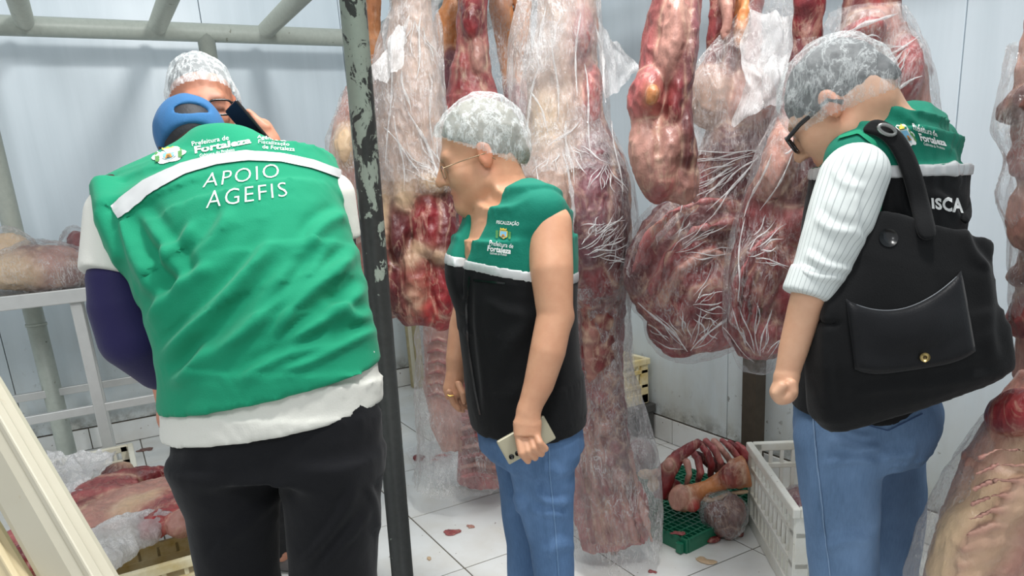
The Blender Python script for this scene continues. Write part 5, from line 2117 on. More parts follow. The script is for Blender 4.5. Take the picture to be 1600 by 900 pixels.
MAT_ROPE = film('bunched_film', (0.98, 0.98, 0.98), 0.35, 0.5, 0.3, 0.14, (9, 9, 3), 6.0, 0.14)


def creases(tree, parent, lines, width=.0022, lift=.003, wob=3.0, name='film_creases'):
    """taut white stretch lines lying on the film"""
    m = MB()
    for k, ln in enumerate(lines):
        w = ln[4] if len(ln) > 4 else width
        x0, y0, x1, y1 = ln[:4]
        n = max(5, int(math.hypot(x1 - x0, y1 - y0) / 9))
        run, rad = [], []
        for i in range(n + 1):
            t = i / n
            s = wob * math.sin(t * 5.1 + k * 2.3)
            L = math.hypot(x1 - x0, y1 - y0)
            p = cast(tree, x0 + (x1 - x0) * t - (y1 - y0) / L * s, y0 + (y1 - y0) * t + (x1 - x0) / L * s, lift)
            if p is None:
                if len(run) > 2:
                    m.tube(run, rad, 6)
                run, rad = [], []
                continue
            run.append(p)
            rad.append(w * (.25 + .9 * math.sin(math.pi * min(1, t + .02)) ** .7) * (1 + .35 * math.sin(i * 1.7 + k)))
        if len(run) > 2:
            m.tube(run, rad, 6)
    if m.v:
        return m.build(name, MAT_ROPE, parent, True)


def fan(x, y, r0, r1, a0, a1, n, w=.0016):
    out = []
    for i in range(n):
        a = math.radians(a0 + (a1 - a0) * i / max(1, n - 1) + random.uniform(-3, 3))
        q = random.uniform(.55, 1)
        r0_, a = r0, a + random.uniform(-.12, .12)
        r0 = r0_ + random.uniform(0, .55) * r1 * q
        out.append((x + r0 * math.cos(a), y + r0 * math.sin(a), x + r1 * q * math.cos(a), y + r1 * q * math.sin(a), w * random.uniform(.6, 1.3)))
        r0 = r0_
    return out


def pouch(fd, parent, vox=.007, amp=.006, seed=0, mat=None, name='plastic_film'):
    V, F = fd.mesh(vox)
    V = smooth(V, F, 2)
    Nn = normals(V, F)
    V = V + Nn * (amp * ridge(V * np.array([1, 1, .7]), 16, 3, seed) + amp * fbm(V, 8, 2, seed + 2))[:, None]
    return obj(name, V, F, mat or MAT_FILM, parent)


def flap(corners, parent, seed=0, mat=None, amp=.02, n=46, name='film_flap'):
    """hanging torn sheet of film between four points (TL, TR, BR, BL)"""
    tl, tr, br_, bl = [np.array(c) for c in corners]
    g = np.linspace(0, 1, n)
    U, Vv = np.meshgrid(g, g)
    U, Vv = U.ravel()[:, None], Vv.ravel()[:, None]
    Pt = (tl * (1 - U) + tr * U) * (1 - Vv) + (bl * (1 - U) + br_ * U) * Vv
    nn = nrm(np.cross(tr - tl, bl - tl))
    Pt = Pt + nn * (amp * (ridge(Pt * np.array([1, 1, .4]), 12, 3, seed) + fbm(Pt, 6, 2, seed + 1)))[:, None]
    edge = 1 + .18 * fbm(np.concatenate([U, Vv, U * 0], 1), 4, 3, seed + 2)[:, None]
    c = (tl + tr + br_ + bl) / 4
    Pt = c + (Pt - c) * edge
    F = np.array([(j * n + i, j * n + i + 1, (j + 1) * n + i + 1, (j + 1) * n + i) for j in range(n - 1) for i in range(n - 1)])
    return obj(name, Pt, F, mat or MAT_FILM, parent)


def hook(parent, top, ztop=2.37):
    """steel S hook from the rail height to the shank"""
    p = np.array(top)
    q = np.array([p[0], p[1], max(ztop, p[2] + .05)])
    MB().tube([q, q - UP * .03, p + UP * .06, p, p - UP * .04 + RH * .02, p - UP * .03 + RH * .04], .006, 8).build('hook', MAT_STEEL, parent, True)


def thing(label, at, name='beef_quarter', cat='meat', group='hanging beef'):
    return empty(name, at, label, cat, group)


# ---------------------------------------------------------- A: beside the front post
def piece_a():
    h = 2.72
    r = thing('dark red beef quarter, film over its top, just right of the chipped post', P(650, 520, h))
    f = Field()
    lf(f, [(645, -90, 26), (645, 0, 30), (642, 80, 38), (640, 160, 48), (645, 240, 56), (652, 300, 56)], TALLOW, .02, h)
    for a in ((668, 335, 30, 66, .10, -6, RED), (628, 345, 24, 72, .10, 4, DARK), (695, 350, 20, 76, .08, -3, DARK), (606, 390, 16, 84, .08, 3, RED),
              (652, 420, 30, 62, .10, 0, RED), (690, 435, 22, 66, .09, -4, RED), (622, 430, 20, 60, .09, 5, DARK), (660, 480, 36, 30, .10, 0, BRIGHT),
              (690, 492, 20, 26, .08, 0, BRIGHT), (640, 470, 20, 40, .09, 0, DARK), (612, 470, 12, 26, .06, 0, PALE)):
        el(f, a[0], a[1], h - .03, a[2], a[3], a[4] * .9, a[5], a[6], .022)
    for a in ((660, 388, 16, 10), (645, 405, 12, 18), (690, 402, 10, 8), (648, 446, 9, 22), (634, 300, 14, 26), (676, 285, 22, 12), (655, 470, 8, 20), (596, 350, 9, 60)):
        el(f, a[0], a[1], h - .085, a[2], a[3], .03, 10, FATC, .030)
    flesh(f, r, .006, .010, 11, seam=.004, sc=11)
    wrap([(650, -95, 42), (650, 0, 40), (648, 14, 34), (644, 40, 46), (636, 110, 56), (634, 180, 63), (640, 240, 66), (650, 282, 68)], r, h - .02, MAT_FILM_THIN, seed=3, amp=.007)
    o, t = cling(f, r, -120, 300, h, seed=4)
    creases(t, r, [(628, 110, 640, 175, .004), (640, 175, 690, 285, .005), (690, 30, 702, 220, .004), (660, 20, 650, 120, .003), (612, 60, 606, 260, .003), (672, 120, 676, 240, .0025), (620, 190, 632, 290, .003), (600, 200, 660, 270, .003)] + fan(645, 16, 6, 90, 60, 120, 10, .002) + fan(700, 290, 5, 90, 200, 250, 9, .002))
    flap([P(608, 60, h - .13), P(640, 30, h - .16), P(625, 120, h - .16), P(574, 130, h - .14)], r, 8, MAT_FILM_MILKY, .015)
    hook(r, P(646, -70, h))


# ---------------------------------------------------------- behind the post: leg and creamy flank
def piece_post():
    h = 3.15
    r = thing('creamy pink beef piece mostly hidden behind the chipped post', P(555, 480, h))
    f = Field()
    lf(f, [(583, -80, 12), (584, 0, 13), (583, 50, 12), (588, 90, 14), (580, 150, 26)], ORANGE, .015, h)
    lf(f, [(568, 140, 26), (560, 200, 38), (556, 270, 44), (566, 350, 46), (585, 440, 40), (590, 500, 20)], PALE, .02, h)
    for a in ((548, 230, 26, 40, FATC), (545, 310, 22, 50, PINK), (590, 400, 20, 70, RED), (570, 330, 20, 50, PINK)):
        el(f, a[0], a[1], h - .04, a[2], a[3], .09, 5, a[4], .012)
    flesh(f, r, .007, .006, 21)
    wrap([(590, 85, 20), (575, 140, 38), (562, 210, 50), (560, 290, 54), (575, 380, 54)], r, h, None, 80, 70, seed=6)
    hook(r, P(583, -60, h))


# ---------------------------------------------------------- shanks at the back of the middle
def shanks():
    h = 3.85
    r = thing('orange-brown beef shank with muscle hanging beside a bright red one', P(705, 300, h))
    f = Field()
    lf(f, [(712, -30, 10), (706, 20, 18), (694, 36, 18), (694, 70, 15), (704, 110, 22), (712, 180, 34), (715, 260, 40), (715, 320, 20)], ORANGE, .012, h)
    lf(f, [(722, 20, 10), (722, 60, 10), (716, 120, 14)], ORANGE, .012, h)
    el(f, 705, 112, h - .03, 17, 40, .07, 0, PURPLE, .010)
    flesh(f, r, .007, .006, 31)
    hook(r, P(710, -10, h))
    h = 3.50
    r = thing('bright red and pink beef shank hanging above the middle woman\'s hairnet', P(740, 500, h))
    f = Field()
    lf(f, [(738, -70, 20), (740, 0, 23), (738, 40, 24), (737, 80, 25), (735, 115, 32), (738, 165, 46), (742, 260, 70), (742, 380, 74), (735, 480, 50)], PINK, .02, h)
    el(f, 738, 25, h - .03, 18, 40, .07, 4, RED, .012)
    el(f, 746, 88, h - .04, 13, 34, .06, -4, PALE, .010)
    el(f, 722, 110, h - .03, 8, 50, .05, 4, BRIGHT, .010)
    el(f, 752, 120, h - .03, 10, 40, .05, -8, RED, .010)
    flesh(f, r, .008, .006, 33)
    hook(r, P(738, -50, h))
    h = 3.75
    r = thing('pair of orange shank bones over purple muscle, right above the middle woman', P(815, 400, h))
    f = Field()
    lf(f, [(780, -40, 14), (782, 10, 18), (792, 60, 17), (802, 110, 18), (812, 150, 26), (815, 220, 44), (810, 320, 46), (805, 400, 20)], ORANGE, .014, h)
    lf(f, [(800, -30, 12), (816, 5, 13), (818, 50, 10), (820, 100, 12), (822, 140, 16)], ORANGE, .010, h)
    el(f, 812, 168, h - .06, 20, 40, .07, -18, PURPLE, .008)
    el(f, 824, 150, h - .05, 10, 30, .05, -10, PALE, .008)
    flesh(f, r, .007, .005, 35)
    wrap([(776, -30, 20), (778, 60, 22), (782, 110, 24), (790, 150, 34), (805, 200, 50)], r, h, None, 70, 60, seed=12, amp=.012)
    hook(r, P(782, -20, h))


# ---------------------------------------------------------- low wrapped ribs standing behind the middle woman
def piece_j():
    h = 3.22
    base = PZ(715, 765, 0)
    r = thing('film-wrapped rib slab reaching the floor behind the middle woman\'s legs', base)
    f = Field()
    lf(f, [(690, 470, 26), (688, 540, 26), (688, 600, 26), (700, 660, 28), (712, 700, 22)], PALE, .02, h)
    lf(f, [(745, 560, 24), (750, 640, 34), (756, 700, 40), (757, 752, 42)], PINK, .02, h)
    for k in range(7):
        y = 655 + 15 * k
        arc(f, [(722, y), (745, y - 5), (785, y + 3)], 4.0, h - .10, PALE if k % 2 else PINK, .006, .03)
    for k in range(6):
        y = 530 + 17 * k
        arc(f, [(668, y + 4), (684, y), (700, y + 6)], 2.2, h - .060, BRIGHT, .012, .015)
    flesh(f, r, .007, .005, 41)
    wrap([(695, 460, 40), (690, 530, 36), (690, 590, 34), (705, 650, 52), (718, 710, 66), (722, 752, 74)], r, h, MAT_FILM_THIN, seed=14, amp=.014)
    # film spread over the floor
    V, F = [], None
    c = PZ(702, 728, 0.012)
    ctr = [PZ(x, y, 0) for x, y in ((634, 706), (660, 692), (710, 690), (790, 720), (795, 772), (740, 768), (690, 758), (650, 738))]
    n = 48
    ring = []
    for k in range(n):
        t = k / n * len(ctr)
        i = int(t)
        ring.append(ctr[i % len(ctr)] * (1 - t + i) + ctr[(i + 1) % len(ctr)] * (t - i))
    rows = 16
    for j in range(rows + 1):
        for k in range(n):
            s = j / rows
            V.append(c * (1 - s) + ring[k] * s)
    V = np.array(V)
    d = np.repeat(np.linspace(0, 1, rows + 1), n)
    V[:, 2] = .006 + .030 * (1 - d) + .016 * (1 - d * .7) * (ridge(V, 11, 3, 5) + .6)
    V[:, 2] = np.maximum(V[:, 2], .004)
    F = np.array([(j * n + k, j * n + (k + 1) % n, (j + 1) * n + (k + 1) % n, (j + 1) * n + k) for j in range(rows) for k in range(n)])
    obj('film_on_floor', V, F, MAT_FILM_MILKY, r)
    f = Field()
    for x, y, rx, ry, c_ in ((690, 716, 34, 6, PINK), (655, 716, 16, 5, RED), (735, 752, 30, 6, BROWN), (700, 700, 18, 6, BRIGHT)):
        p = PZ(x, y, .02)
        f.ell(p, (.06 * rx / 30, .05, .016), None, .01, c_)
    flesh(f, r, .006, .004, 44, name='trimmings')


# ---------------------------------------------------------- E: tall wrapped side right of the middle woman
def piece_e():
    h = 2.52
    base = PZ(962, 868, 0)
    r = thing('tall film-wrapped beef side just right of the middle woman, bagged down to the floor', base)
    f = Field()
    lf(f, [(885, -95, 40), (886, 0, 44), (882, 70, 48), (880, 140, 56), (880, 220, 66), (880, 290, 72)], TALLOW, .02, h)
    for a in ((862, 290, 54, 110, .15, 4, TALLOW), (918, 300, 48, 130, .16, -3, PURPLE), (945, 330, 36, 120, .15, -6, DARK), (968, 330, 16, 90, .08, -4, PALE), (870, 410, 50, 60, .15, 0, PURPLE),
              (930, 420, 44, 60, .13, 0, RED), (860, 200, 36, 80, .10, 2, FATC), (918, 150, 22, 70, .09, -3, PINK), (905, 60, 20, 60, .08, 0, PINK)):
        el(f, a[0], a[1], h - .02, a[2], a[3], a[4], a[5], a[6], .02)
    # back bone side below
    lf(f, [(940, 440, 40, .10), (938, 520, 36, .08), (944, 600, 32, .07), (954, 680, 26, .06), (963, 745, 18, .05), (966, 775, 8, .03)], RED, .02, h)
    for k in range(12):
        y = 470 + 25 * k
        x = 930 + 9 * (k / 11) * 4
        el(f, x - 10 + (k % 2) * 14, y, h - .062, 10, 9, .025, 10 * (k % 3), (PINK, RED, PALE)[k % 3], .035)
        el(f, x + 16, y + 8, h - .06, 6, 14, .025, 0, DARK, .02)
    for k in range(5):
        y = 470 + 60 * k
        arc(f, [(912 + 6 * k, y), (914 + 6 * k, y + 30), (918 + 8 * k, y + 60)], 4, h - .07, PALE if k % 2 else RED, .02)
    # rib slab inside the bag
    lf(f, [(915, 620, 22, .05), (930, 700, 46, .06), (950, 790, 58, .06), (962, 850, 52, .05)], PINK, .02, h + .02)
    for k in range(8):
        x = 905 + 13 * k
        arc(f, [(x - 12, 660 + 7 * k), (x + 4, 740 + 6 * k), (x + 22, 845)], 4, h - .03, PALE if k % 2 else RED, .008, .01)
    flesh(f, r, .0065, .009, 51, seam=.004)
    o, t = cling(f, r, -130, 470, h, .016, .010, 16, .006, 22)
    creases(t, r, [(884, 190, 890, 270, .004), (888, 260, 897, 385, .006), (850, 10, 842, 110, .004), (842, 110, 812, 250, .004), (930, 40, 948, 160, .004), (905, 20, 900, 150, .003), (865, 60, 872, 190, .003), (912, 100, 925, 240, .003), (880, 20, 862, 70, .003), (840, 250, 850, 400, .002), (860, 230, 905, 190, .004), (955, 180, 970, 300, .002), (830, 140, 860, 210, .003)]
            + fan(905, 400, 8, 95, -70, 10, 16, .0018) + fan(880, 215, 6, 80, 30, 130, 12, .0016) + fan(945, 250, 5, 70, 60, 120, 9, .0014) + fan(980, 340, 5, 90, 110, 170, 10, .0014))
    wrap([(872, -100, 56), (872, 0, 60), (862, 60, 66), (862, 130, 66), (870, 200, 72), (885, 270, 90)], r, h - .015, MAT_FILM_THIN, seed=23, amp=.008)
    wrap([(925, 440, 62), (940, 480, 44), (945, 560, 42), (950, 640, 56), (955, 720, 72), (961, 800, 70), (966, 866, 64)], r, h, MAT_FILM_THIN, seed=25, amp=.008, ragged=.03)
    flap([P(930, 30, h), P(965, 70, h - .02), P(1000, 108, h - .03), P(945, 155, h)], r, 31, MAT_FILM_MILKY, .02)
    flap([P(835, 10, h - .10), P(880, 30, h - .14), P(870, 110, h - .15), P(806, 110, h - .12)], r, 33, MAT_FILM, .02)
    flap([P(960, 460, h), P(985, 470, h), P(1000, 640, h + .03), P(968, 650, h)], r, 35, MAT_FILM_THIN, .02)
    hook(r, P(885, -75, h))


# ---------------------------------------------------------- right-hand group
def piece_f():
    h = 2.06
    r = thing('unwrapped pale pink fore shank, left of the big wrapped beef', P(1040, 320, h))
    f = Field()
    lf(f, [(1062, -80, 32), (1056, 0, 38), (1044, 70, 40), (1036, 130, 38), (1036, 200, 34), (1040, 260, 34), (1054, 305, 24)], PINK, .02, h)
    for a in ((1066, 190, 14, 86, .06, -4, DARK), (1052, 140, 14, 70, .07, 6, RED), (1010, 150, 27, 40, .07, 10, PINK), (1010, 235, 24, 62, .07, -4, PALE), (1038, 235, 26, 60, .08, 8, PALE), (1064, 286, 28, 34, .06, -20, PALE),
              (1030, 285, 26, 34, .07, 0, PINK), (1050, 50, 22, 80, .07, 8, PALE), (1076, 60, 10, 90, .05, 4, PURPLE), (1076, 235, 10, 44, .05, -10, DARK)):
        el(f, a[0], a[1], h - .03, a[2], a[3], a[4], a[5], a[6], .020)
    el(f, 1019, 148, h - .11, 7, 14, .02, 10, ORANGE, .006)
    flesh(f, r, .0055, .007, 61, seam=.004)
    hook(r, P(1060, -60, h))


def piece_g():
    h = 2.34
    r = thing('largest film-wrapped beef forequarter, hanging between pale shank and stooping woman', P(1090, 560, h))
    f = Field()
    for q in ([(1126, -60, 12), (1124, 30, 14), (1116, 95, 17), (1112, 150, 24)], [(1150, -60, 11), (1146, 40, 12), (1136, 110, 20)], [(1178, -60, 14), (1172, 40, 16), (1160, 120, 24)]):
        lf(f, q, RED, .012, h)
    el(f, 1135, -10, h - .05, 8, 70, .03, 2, PALE, .01)
    el(f, 1160, 10, h - .05, 7, 60, .03, 4, ORANGE, .01)
    for a in ((1112, 150, 34, 50, .07, 0, TALLOW), (1165, 170, 44, 60, .10, 0, PALE), (1150, 260, 60, 96, .13, 6, DARK), (1195, 260, 24, 90, .10, 0, PINK), (1095, 300, 40, 60, .09, 25, RED), (1028, 390, 42, 80, .10, 24, DARK),
              (1085, 430, 92, 100, .15, 0, RED), (1125, 350, 84, 52, .14, -5, DARK), (1095, 500, 74, 52, .13, 0, PINK), (1165, 400, 44, 86, .13, 0, DARK), (1060, 520, 46, 36, .10, 20, RED), (1110, 440, 56, 40, .16, -5, PURPLE), (1020, 440, 30, 50, .10, 10, RED)):
        el(f, a[0], a[1], h, a[2], a[3], a[4], a[5], a[6], .020)
    for pts, c in (([(988, 425), (1010, 372), (1050, 330), (1110, 312), (1185, 335)], PINK), ([(1018, 455), (1040, 395), (1085, 358), (1140, 348), (1190, 368)], PINK), ([(1035, 470), (1062, 420), (1110, 392), (1165, 405)], PALE),
                   ([(1060, 500), (1085, 455), (1120, 440), (1160, 455)], PINK), ([(1000, 400), (1030, 350), (1080, 310)], BRIGHT), ([(1150, 420), (1165, 460), (1150, 510)], BRIGHT)):
        arc(f, pts, 5, h - .108, c, .022, .045)
    flesh(f, r, .006, .010, 71, seam=.004, sc=10)
    wrap([(1235, -25, 40), (1215, 30, 62), (1185, 80, 78), (1155, 130, 78), (1140, 190, 70), (1132, 240, 74)], r, h - .04, MAT_FILM_THIN, seed=41, amp=.014)
    el(f, 1078, 528, h, 40, 26, .05, 0, None, .03)
    o, t = cling(f, r, 180, 600, h, .012, .009, 12, .005, 44)
    creases(t, r, fan(1195, 235, 10, 150, 130, 175, 16, .002) + fan(1075, 480, 8, 80, -60, 60, 14, .0018) + fan(1040, 400, 6, 110, -60, 0, 12, .0016) + fan(1078, 550, 6, 90, 200, 330, 16, .0018) + [(1000, 470, 1075, 548, .003), (1080, 548, 1160, 470, .003), (1090, 230, 1060, 330, .003), (1205, 300, 1170, 420, .002)])
    flap([P(1180, 10, h - .16), P(1285, 20, h - .16), P(1240, 150, h - .20), P(1150, 190, h - .20)], r, 47, MAT_FILM_MILKY, .03)
    hook(r, P(1135, -50, h))


def piece_h():
    h = 2.00
    r = thing('film-wrapped rib quarter hanging right in front of the stooping woman\'s sleeve', P(1190, 575, h))
    f = Field()
    lf(f, [(1268, -60, 16), (1264, 60, 20), (1252, 160, 28), (1230, 260, 38), (1208, 350, 52), (1196, 430, 55), (1190, 510, 50), (1186, 555, 30)], RED, .02, h)
    for a in ((1215, 250, 22, 60, PALE), (1245, 270, 22, 70, DARK), (1190, 420, 34, 60, DARK), (1225, 440, 30, 80, RED), (1200, 520, 36, 34, PINK), (1232, 350, 30, 40, PINK)):
        el(f, a[0], a[1], h - .05, a[2], a[3], .09, 12, a[4], .02)
    for k in range(5):
        o = 24 * k
        arc(f, [(1148 + o * .6, 500 + o * .2), (1152 + o * .7, 440 + o * .3), (1180 + o * .6, 385 + o * .5), (1235 + o * .2, 345 + o * .6)], 4, h - .092, (PINK, RED, BRIGHT)[k % 3], .018, .035)
    flesh(f, r, .006, .009, 81, seam=.004, sc=10)
    el(f, 1184, 556, h, 26, 22, .04, 0, None, .03)
    o, t = cling(f, r, 60, 600, h, .012, .009, 12, .005, 51)
    creases(t, r, fan(1290, 222, 8, 70, 160, 190, 7, .0025) + fan(1185, 570, 6, 100, 230, 310, 12, .0016) + fan(1160, 400, 6, 90, -60, 20, 10, .0016) + [(1205, 240, 1165, 340, .003), (1165, 340, 1150, 470, .002), (1240, 240, 1190, 330, .002)])
    hook(r, P(1268, -40, h))


def piece_i():
    h = 1.98
    r = thing('pale film-wrapped beef leg hanging right behind the stooping woman\'s hairnet', P(1400, 420, h))
    f = Field()
    for q, c in (([(1335, -60, 14), (1336, 10, 16), (1345, 50, 24)], DARK), ([(1362, -60, 14), (1362, 10, 14), (1366, 50, 20)], BRIGHT), ([(1392, -60, 16), (1390, 10, 17), (1384, 60, 24)], DARK)):
        lf(f, q, c, .012, h)
    lf(f, [(1362, 20, 36), (1366, 70, 52), (1380, 140, 62), (1390, 220, 66), (1398, 320, 66), (1400, 410, 40)], PALE, .02, h)
    el(f, 1345, 60, h - .05, 30, 24, .08, 0, PINK, .010)
    el(f, 1400, 120, h - .05, 30, 60, .09, 0, PINK, .010)
    flesh(f, r, .007, .006, 91)
    o, t = cling(f, r, 12, 450, h, .012, .009, 10, .006, 61)
    creases(t, r, fan(1425, 70, 6, 110, 110, 190, 12, .002) + [(1310, 60, 1400, 20, .004), (1340, 110, 1435, 60, .003), (1380, 150, 1440, 120, .003)])
    wrap([(1355, 14, 48), (1348, 40, 58), (1366, 85, 64), (1378, 120, 66)], r, h - .01, MAT_FILM_THIN, seed=62, amp=.010)
    hook(r, P(1362, -40, h))


def piece_k():
    h = 1.62
    r = thing('film-wrapped beef leg at the far right edge, beside the black bag', P(1630, 600, h))
    f = Field()
    lf(f, [(1640, 20, 32), (1636, 110, 42), (1636, 200, 46), (1650, 300, 52), (1645, 400, 46), (1636, 500, 42), (1630, 600, 36)], PALE, .02, h)
    for a in ((1596, 162, 18, 26, BROWN), (1612, 330, 22, 60, PALE), (1608, 425, 14, 22, BROWN), (1606, 490, 14, 40, RED), (1612, 240, 16, 40, PINK)):
        el(f, a[0], a[1], h - .02, a[2], a[3], .07, 5, a[4], .010)
    flesh(f, r, .006, .006, 101)
    wrap([(1640, 60, 50), (1632, 130, 58), (1632, 200, 66), (1645, 240, 60), (1648, 300, 72), (1648, 370, 58), (1640, 420, 62), (1636, 500, 50)], r, h - .01, MAT_FILM_THIN, seed=71, amp=.009)
    hook(r, P(1640, 40, h))


def piece_l():
    h = 1.36
    r = thing('creamy fat beef breast slab filling the lower right corner, film along its edge', P(1570, 1000, h))
    f = Field()
    lf(f, [(1640, 590, 36, .06), (1612, 660, 56, .08), (1592, 740, 82, .09), (1576, 820, 104, .09), (1566, 900, 116, .09), (1562, 1000, 110, .08), (1562, 1060, 60, .05)], PALE, .02, h)
    for a in ((1586, 645, 26, 38, 20, RED), (1600, 700, 30, 40, 0, FATC), (1560, 770, 36, 60, 24, FATC), (1520, 830, 44, 70, 30, FATC), (1562, 840, 30, 90, 20, PALE), (1606, 820, 22, 70, 5, PALE), (1596, 850, 14, 36, 10, DARK), (1585, 900, 10, 40, 15, BRIGHT), (1490, 880, 30, 50, 20, FATC)):
        el(f, a[0], a[1], h - .035, a[2], a[3], .075, a[4], a[5], .012)
    for k in range(9):
        y = 700 + 24 * k
        arc(f, [(1530 - 4 * k, y + 16), (1560 - 2 * k, y + 2), (1600, y + 4)], 3, h - .096, PALE, .026, .008)
    flesh(f, r, .0055, .004, 111, seam_gain=.3)
    wrap([(1640, 600, 42), (1606, 665, 70), (1582, 740, 94), (1564, 820, 118, .11), (1552, 900, 130, .11), (1550, 1010, 126, .10)], r, h + .02, MAT_FILM, seed=81, amp=.006)
    hook(r, P(1640, 560, h), 2.37)


for fn in (piece_a, piece_post, shanks, piece_j, piece_e, piece_f, piece_g, piece_h, piece_i, piece_k, piece_l):
    fn()


# ================================================================== things on the floor, in the crates and on the table
def ribs_on_grate():
    hh = float(PZ(1085, 800, .07) @ FH)
    r = empty('beef_rib_rack', gc + UP * .06, 'raw red rib rack with bare bones lying on the green grate', 'meat')
    f = Field()
    lf(f, [(1030, 778, 9), (1036, 755, 15), (1044, 735, 15), (1058, 716, 11), (1078, 700, 9), (1094, 690, 6)], RED, .015, hh)
    el(f, 1046, 727, hh - .03, 8, 9, .03, 0, PALE, .01)
    el(f, 1048, 765, hh + .03, 18, 18, .04, 0, RED, .02)
    lf(f, [(1082, 706, 5), (1110, 722, 9), (1140, 740, 11), (1165, 755, 11)], DARK, .02, hh + .10)
    flesh(f, r, .006, .005, 121)
    spec = [((1062, 712), (1073, 722), (1077, 740), (1072, 756)), ((1078, 702), (1090, 716), (1095, 738), (1090, 752)), ((1092, 692), (1104, 706), (1112, 726), (1110, 744)), ((1103, 689), (1116, 702), (1126, 722), (1126, 738)),
            ((1116, 690), (1128, 702), (1140, 720), (1142, 736)), ((1128, 688), (1140, 698), (1154, 716), (1158, 732)), ((1140, 690), (1152, 700), (1164, 716), (1170, 732)), ((1152, 694), (1162, 702), (1173, 716), (1180, 730))]
    for k, q in enumerate(spec):
        pts = [P(x, y, hh + .025 * k + dz) for (x, y), dz in zip(q, (.03, -.02, -.03, .01))]
        fb = Field().chain(pts, [.013, .0145, .0135, .011], .01, (PALE, PINK, RED, PINK)[k % 4])
        flesh(fb, r, .005, .003, 130 + k, name='rib_bone', seam_gain=.2)
    r2 = empty('beef_leg_bone', PZ(1075, 800, .07), 'sawn beef leg bone with pale knob lying on the green grate', 'bone')
    f = Field()
    h2 = hh - .05
    lf(f, [(1052, 778, 13), (1066, 780, 20), (1082, 772, 17), (1104, 762, 12), (1130, 750, 15), (1152, 740, 24), (1166, 736, 26)], ORANGE, .012, h2)
    el(f, 1062, 778, h2 - .02, 17, 21, .035, 20, PALE, .010)
    el(f, 1082, 788, h2 - .03, 12, 13, .03, 0, BRIGHT, .008)
    f.clip(P(1060, 784, h2 - .042), nrm(-CF * .9 - RH * .45 - UP * .1), .003)
    el(f, 1146, 742, h2 - .02, 24, 20, .04, -20, RED, .010)
    flesh(f, r2, .0045, .003, 141)
    r3 = empty('gristle_strip', PZ(1130, 800, .06), 'cream strip of gristle beside the leg bone', 'meat')
    f = Field().chain([P(1098, 777, h2 - .01), P(1112, 783, h2 - .01), P(1130, 776, h2), P(1150, 770, h2), P(1166, 768, h2)], [.014, .012, .011, .010, .009], .01, FATC)
    flesh(f, r3, .005, .003, 145, seam_gain=0)
    # white knob joint
    r4 = empty('knuckle_bone', PZ(1010, 760, .06), 'white knuckle bone lying by the edge of the rib rack', 'bone')
    f = Field()
    el(f, 1010, 741, hh - .01, 13, 8, .03, 0, FATC)
    el(f, 1026, 738, hh - .01, 9, 7, .025, -15, PALE)
    el(f, 1021, 757, hh - .02, 9, 12, .025, 15, FATC)
    flesh(f, r4, .004, .003, 147, seam_gain=0)
    # wrapped lump to the left
    r5 = empty('meat_bag', PZ(1000, 740, 0), 'dark purple meat lump in film behind the rib rack', 'meat bag', 'bagged meat')
    hb = float(PZ(1000, 738, .0) @ FH)
    f = Field()
    el(f, 1000, 712, hb, 24, 26, .08, -20, PURPLE)
    flesh(f, r5, .007, .006, 151)
    pf = Field()
    el(pf, 1000, 712, hb, 27, 29, .095, -20)
    pouch(pf, r5, seed=3)
    r6 = empty('meat_bag', PZ(1132, 840, 0), 'clear bag of dark grey-red offal in front of the leg bone', 'meat bag', 'bagged meat')
    hb = float(PZ(1130, 838, .0) @ FH)
    f = Field()
    for x, y, a, b in ((1122, 805, 20, 22), (1145, 800, 18, 26), (1132, 825, 22, 12)):
        el(f, x, y, hb, a, b, .06, 0, BROWN)
    flesh(f, r6, .006, .010, 153)
    pf = Field()
    el(pf, 1133, 805, hb, 34, 36, .085, -8)
    el(pf, 1112, 790, hb, 14, 14, .04, -8, None, .03)
    pouch(pf, r6, seed=5, amp=.009)
    f = Field()
    for x, y, a, b, c in ((1115, 843, 14, 6, RED), (1140, 838, 12, 6, BROWN), (1156, 834, 8, 5, RED)):
        p = PZ(x, y, .012)
        f.ell(p, (.026 * a / 10, .02, .014), None, .008, c)
    flesh(f, r6, .005, .004, 155, name='trimmings')


ribs_on_grate()

SCRAPS = ((712, 832, 20, 5, 'pale orange meat smear on the tile before the middle woman'), (735, 822, 8, 3, 'tiny pale meat scrap right of the orange smear'), (672, 872, 6, 3, 'small pink meat scrap near the chipped post foot'),
          (1058, 834, 12, 4, 'cream meat scrap on the green grate corner'), (958, 862, 9, 5, 'orange-pink scrap by the hem of the tall bagged side'), (1100, 876, 20, 6, 'flat beige fat smear on the tile before the green grate'),
          (1020, 893, 8, 3, 'thin cream scrap on the tile at the lower middle edge'), (228, 702, 14, 5, 'brownish blood smear on the tile behind the left crates'), (625, 670, 4, 2, 'tiny red meat scrap left of the film on the floor'))
for i, (x, y, a, b, lab) in enumerate(SCRAPS):
    z = .063 if 'on the green grate' in lab else .003
    p = PZ(x, y, z)
    s = scale_at(x, y, float(p @ FH))
    o = empty('meat_scrap', p, lab, 'scrap', 'meat scraps on the floor')
    f = Field()
    tone = BROWN if 'brown' in lab else (PINK, PALE, FATC)[i % 3]
    for q in range(5):
        c = p + RH * a * s * random.uniform(-.6, .6) + FH * b * s * random.uniform(-1.2, 1.2)
        f.ell(c, (a * s * random.uniform(.25, .55), b * s * random.uniform(.7, 1.5), .0035), np.array([RH, FH, UP]), .004, tone)
    flesh(f, o, .003, .0016, 160 + i, name='scrap', seam_gain=0, sc=50)


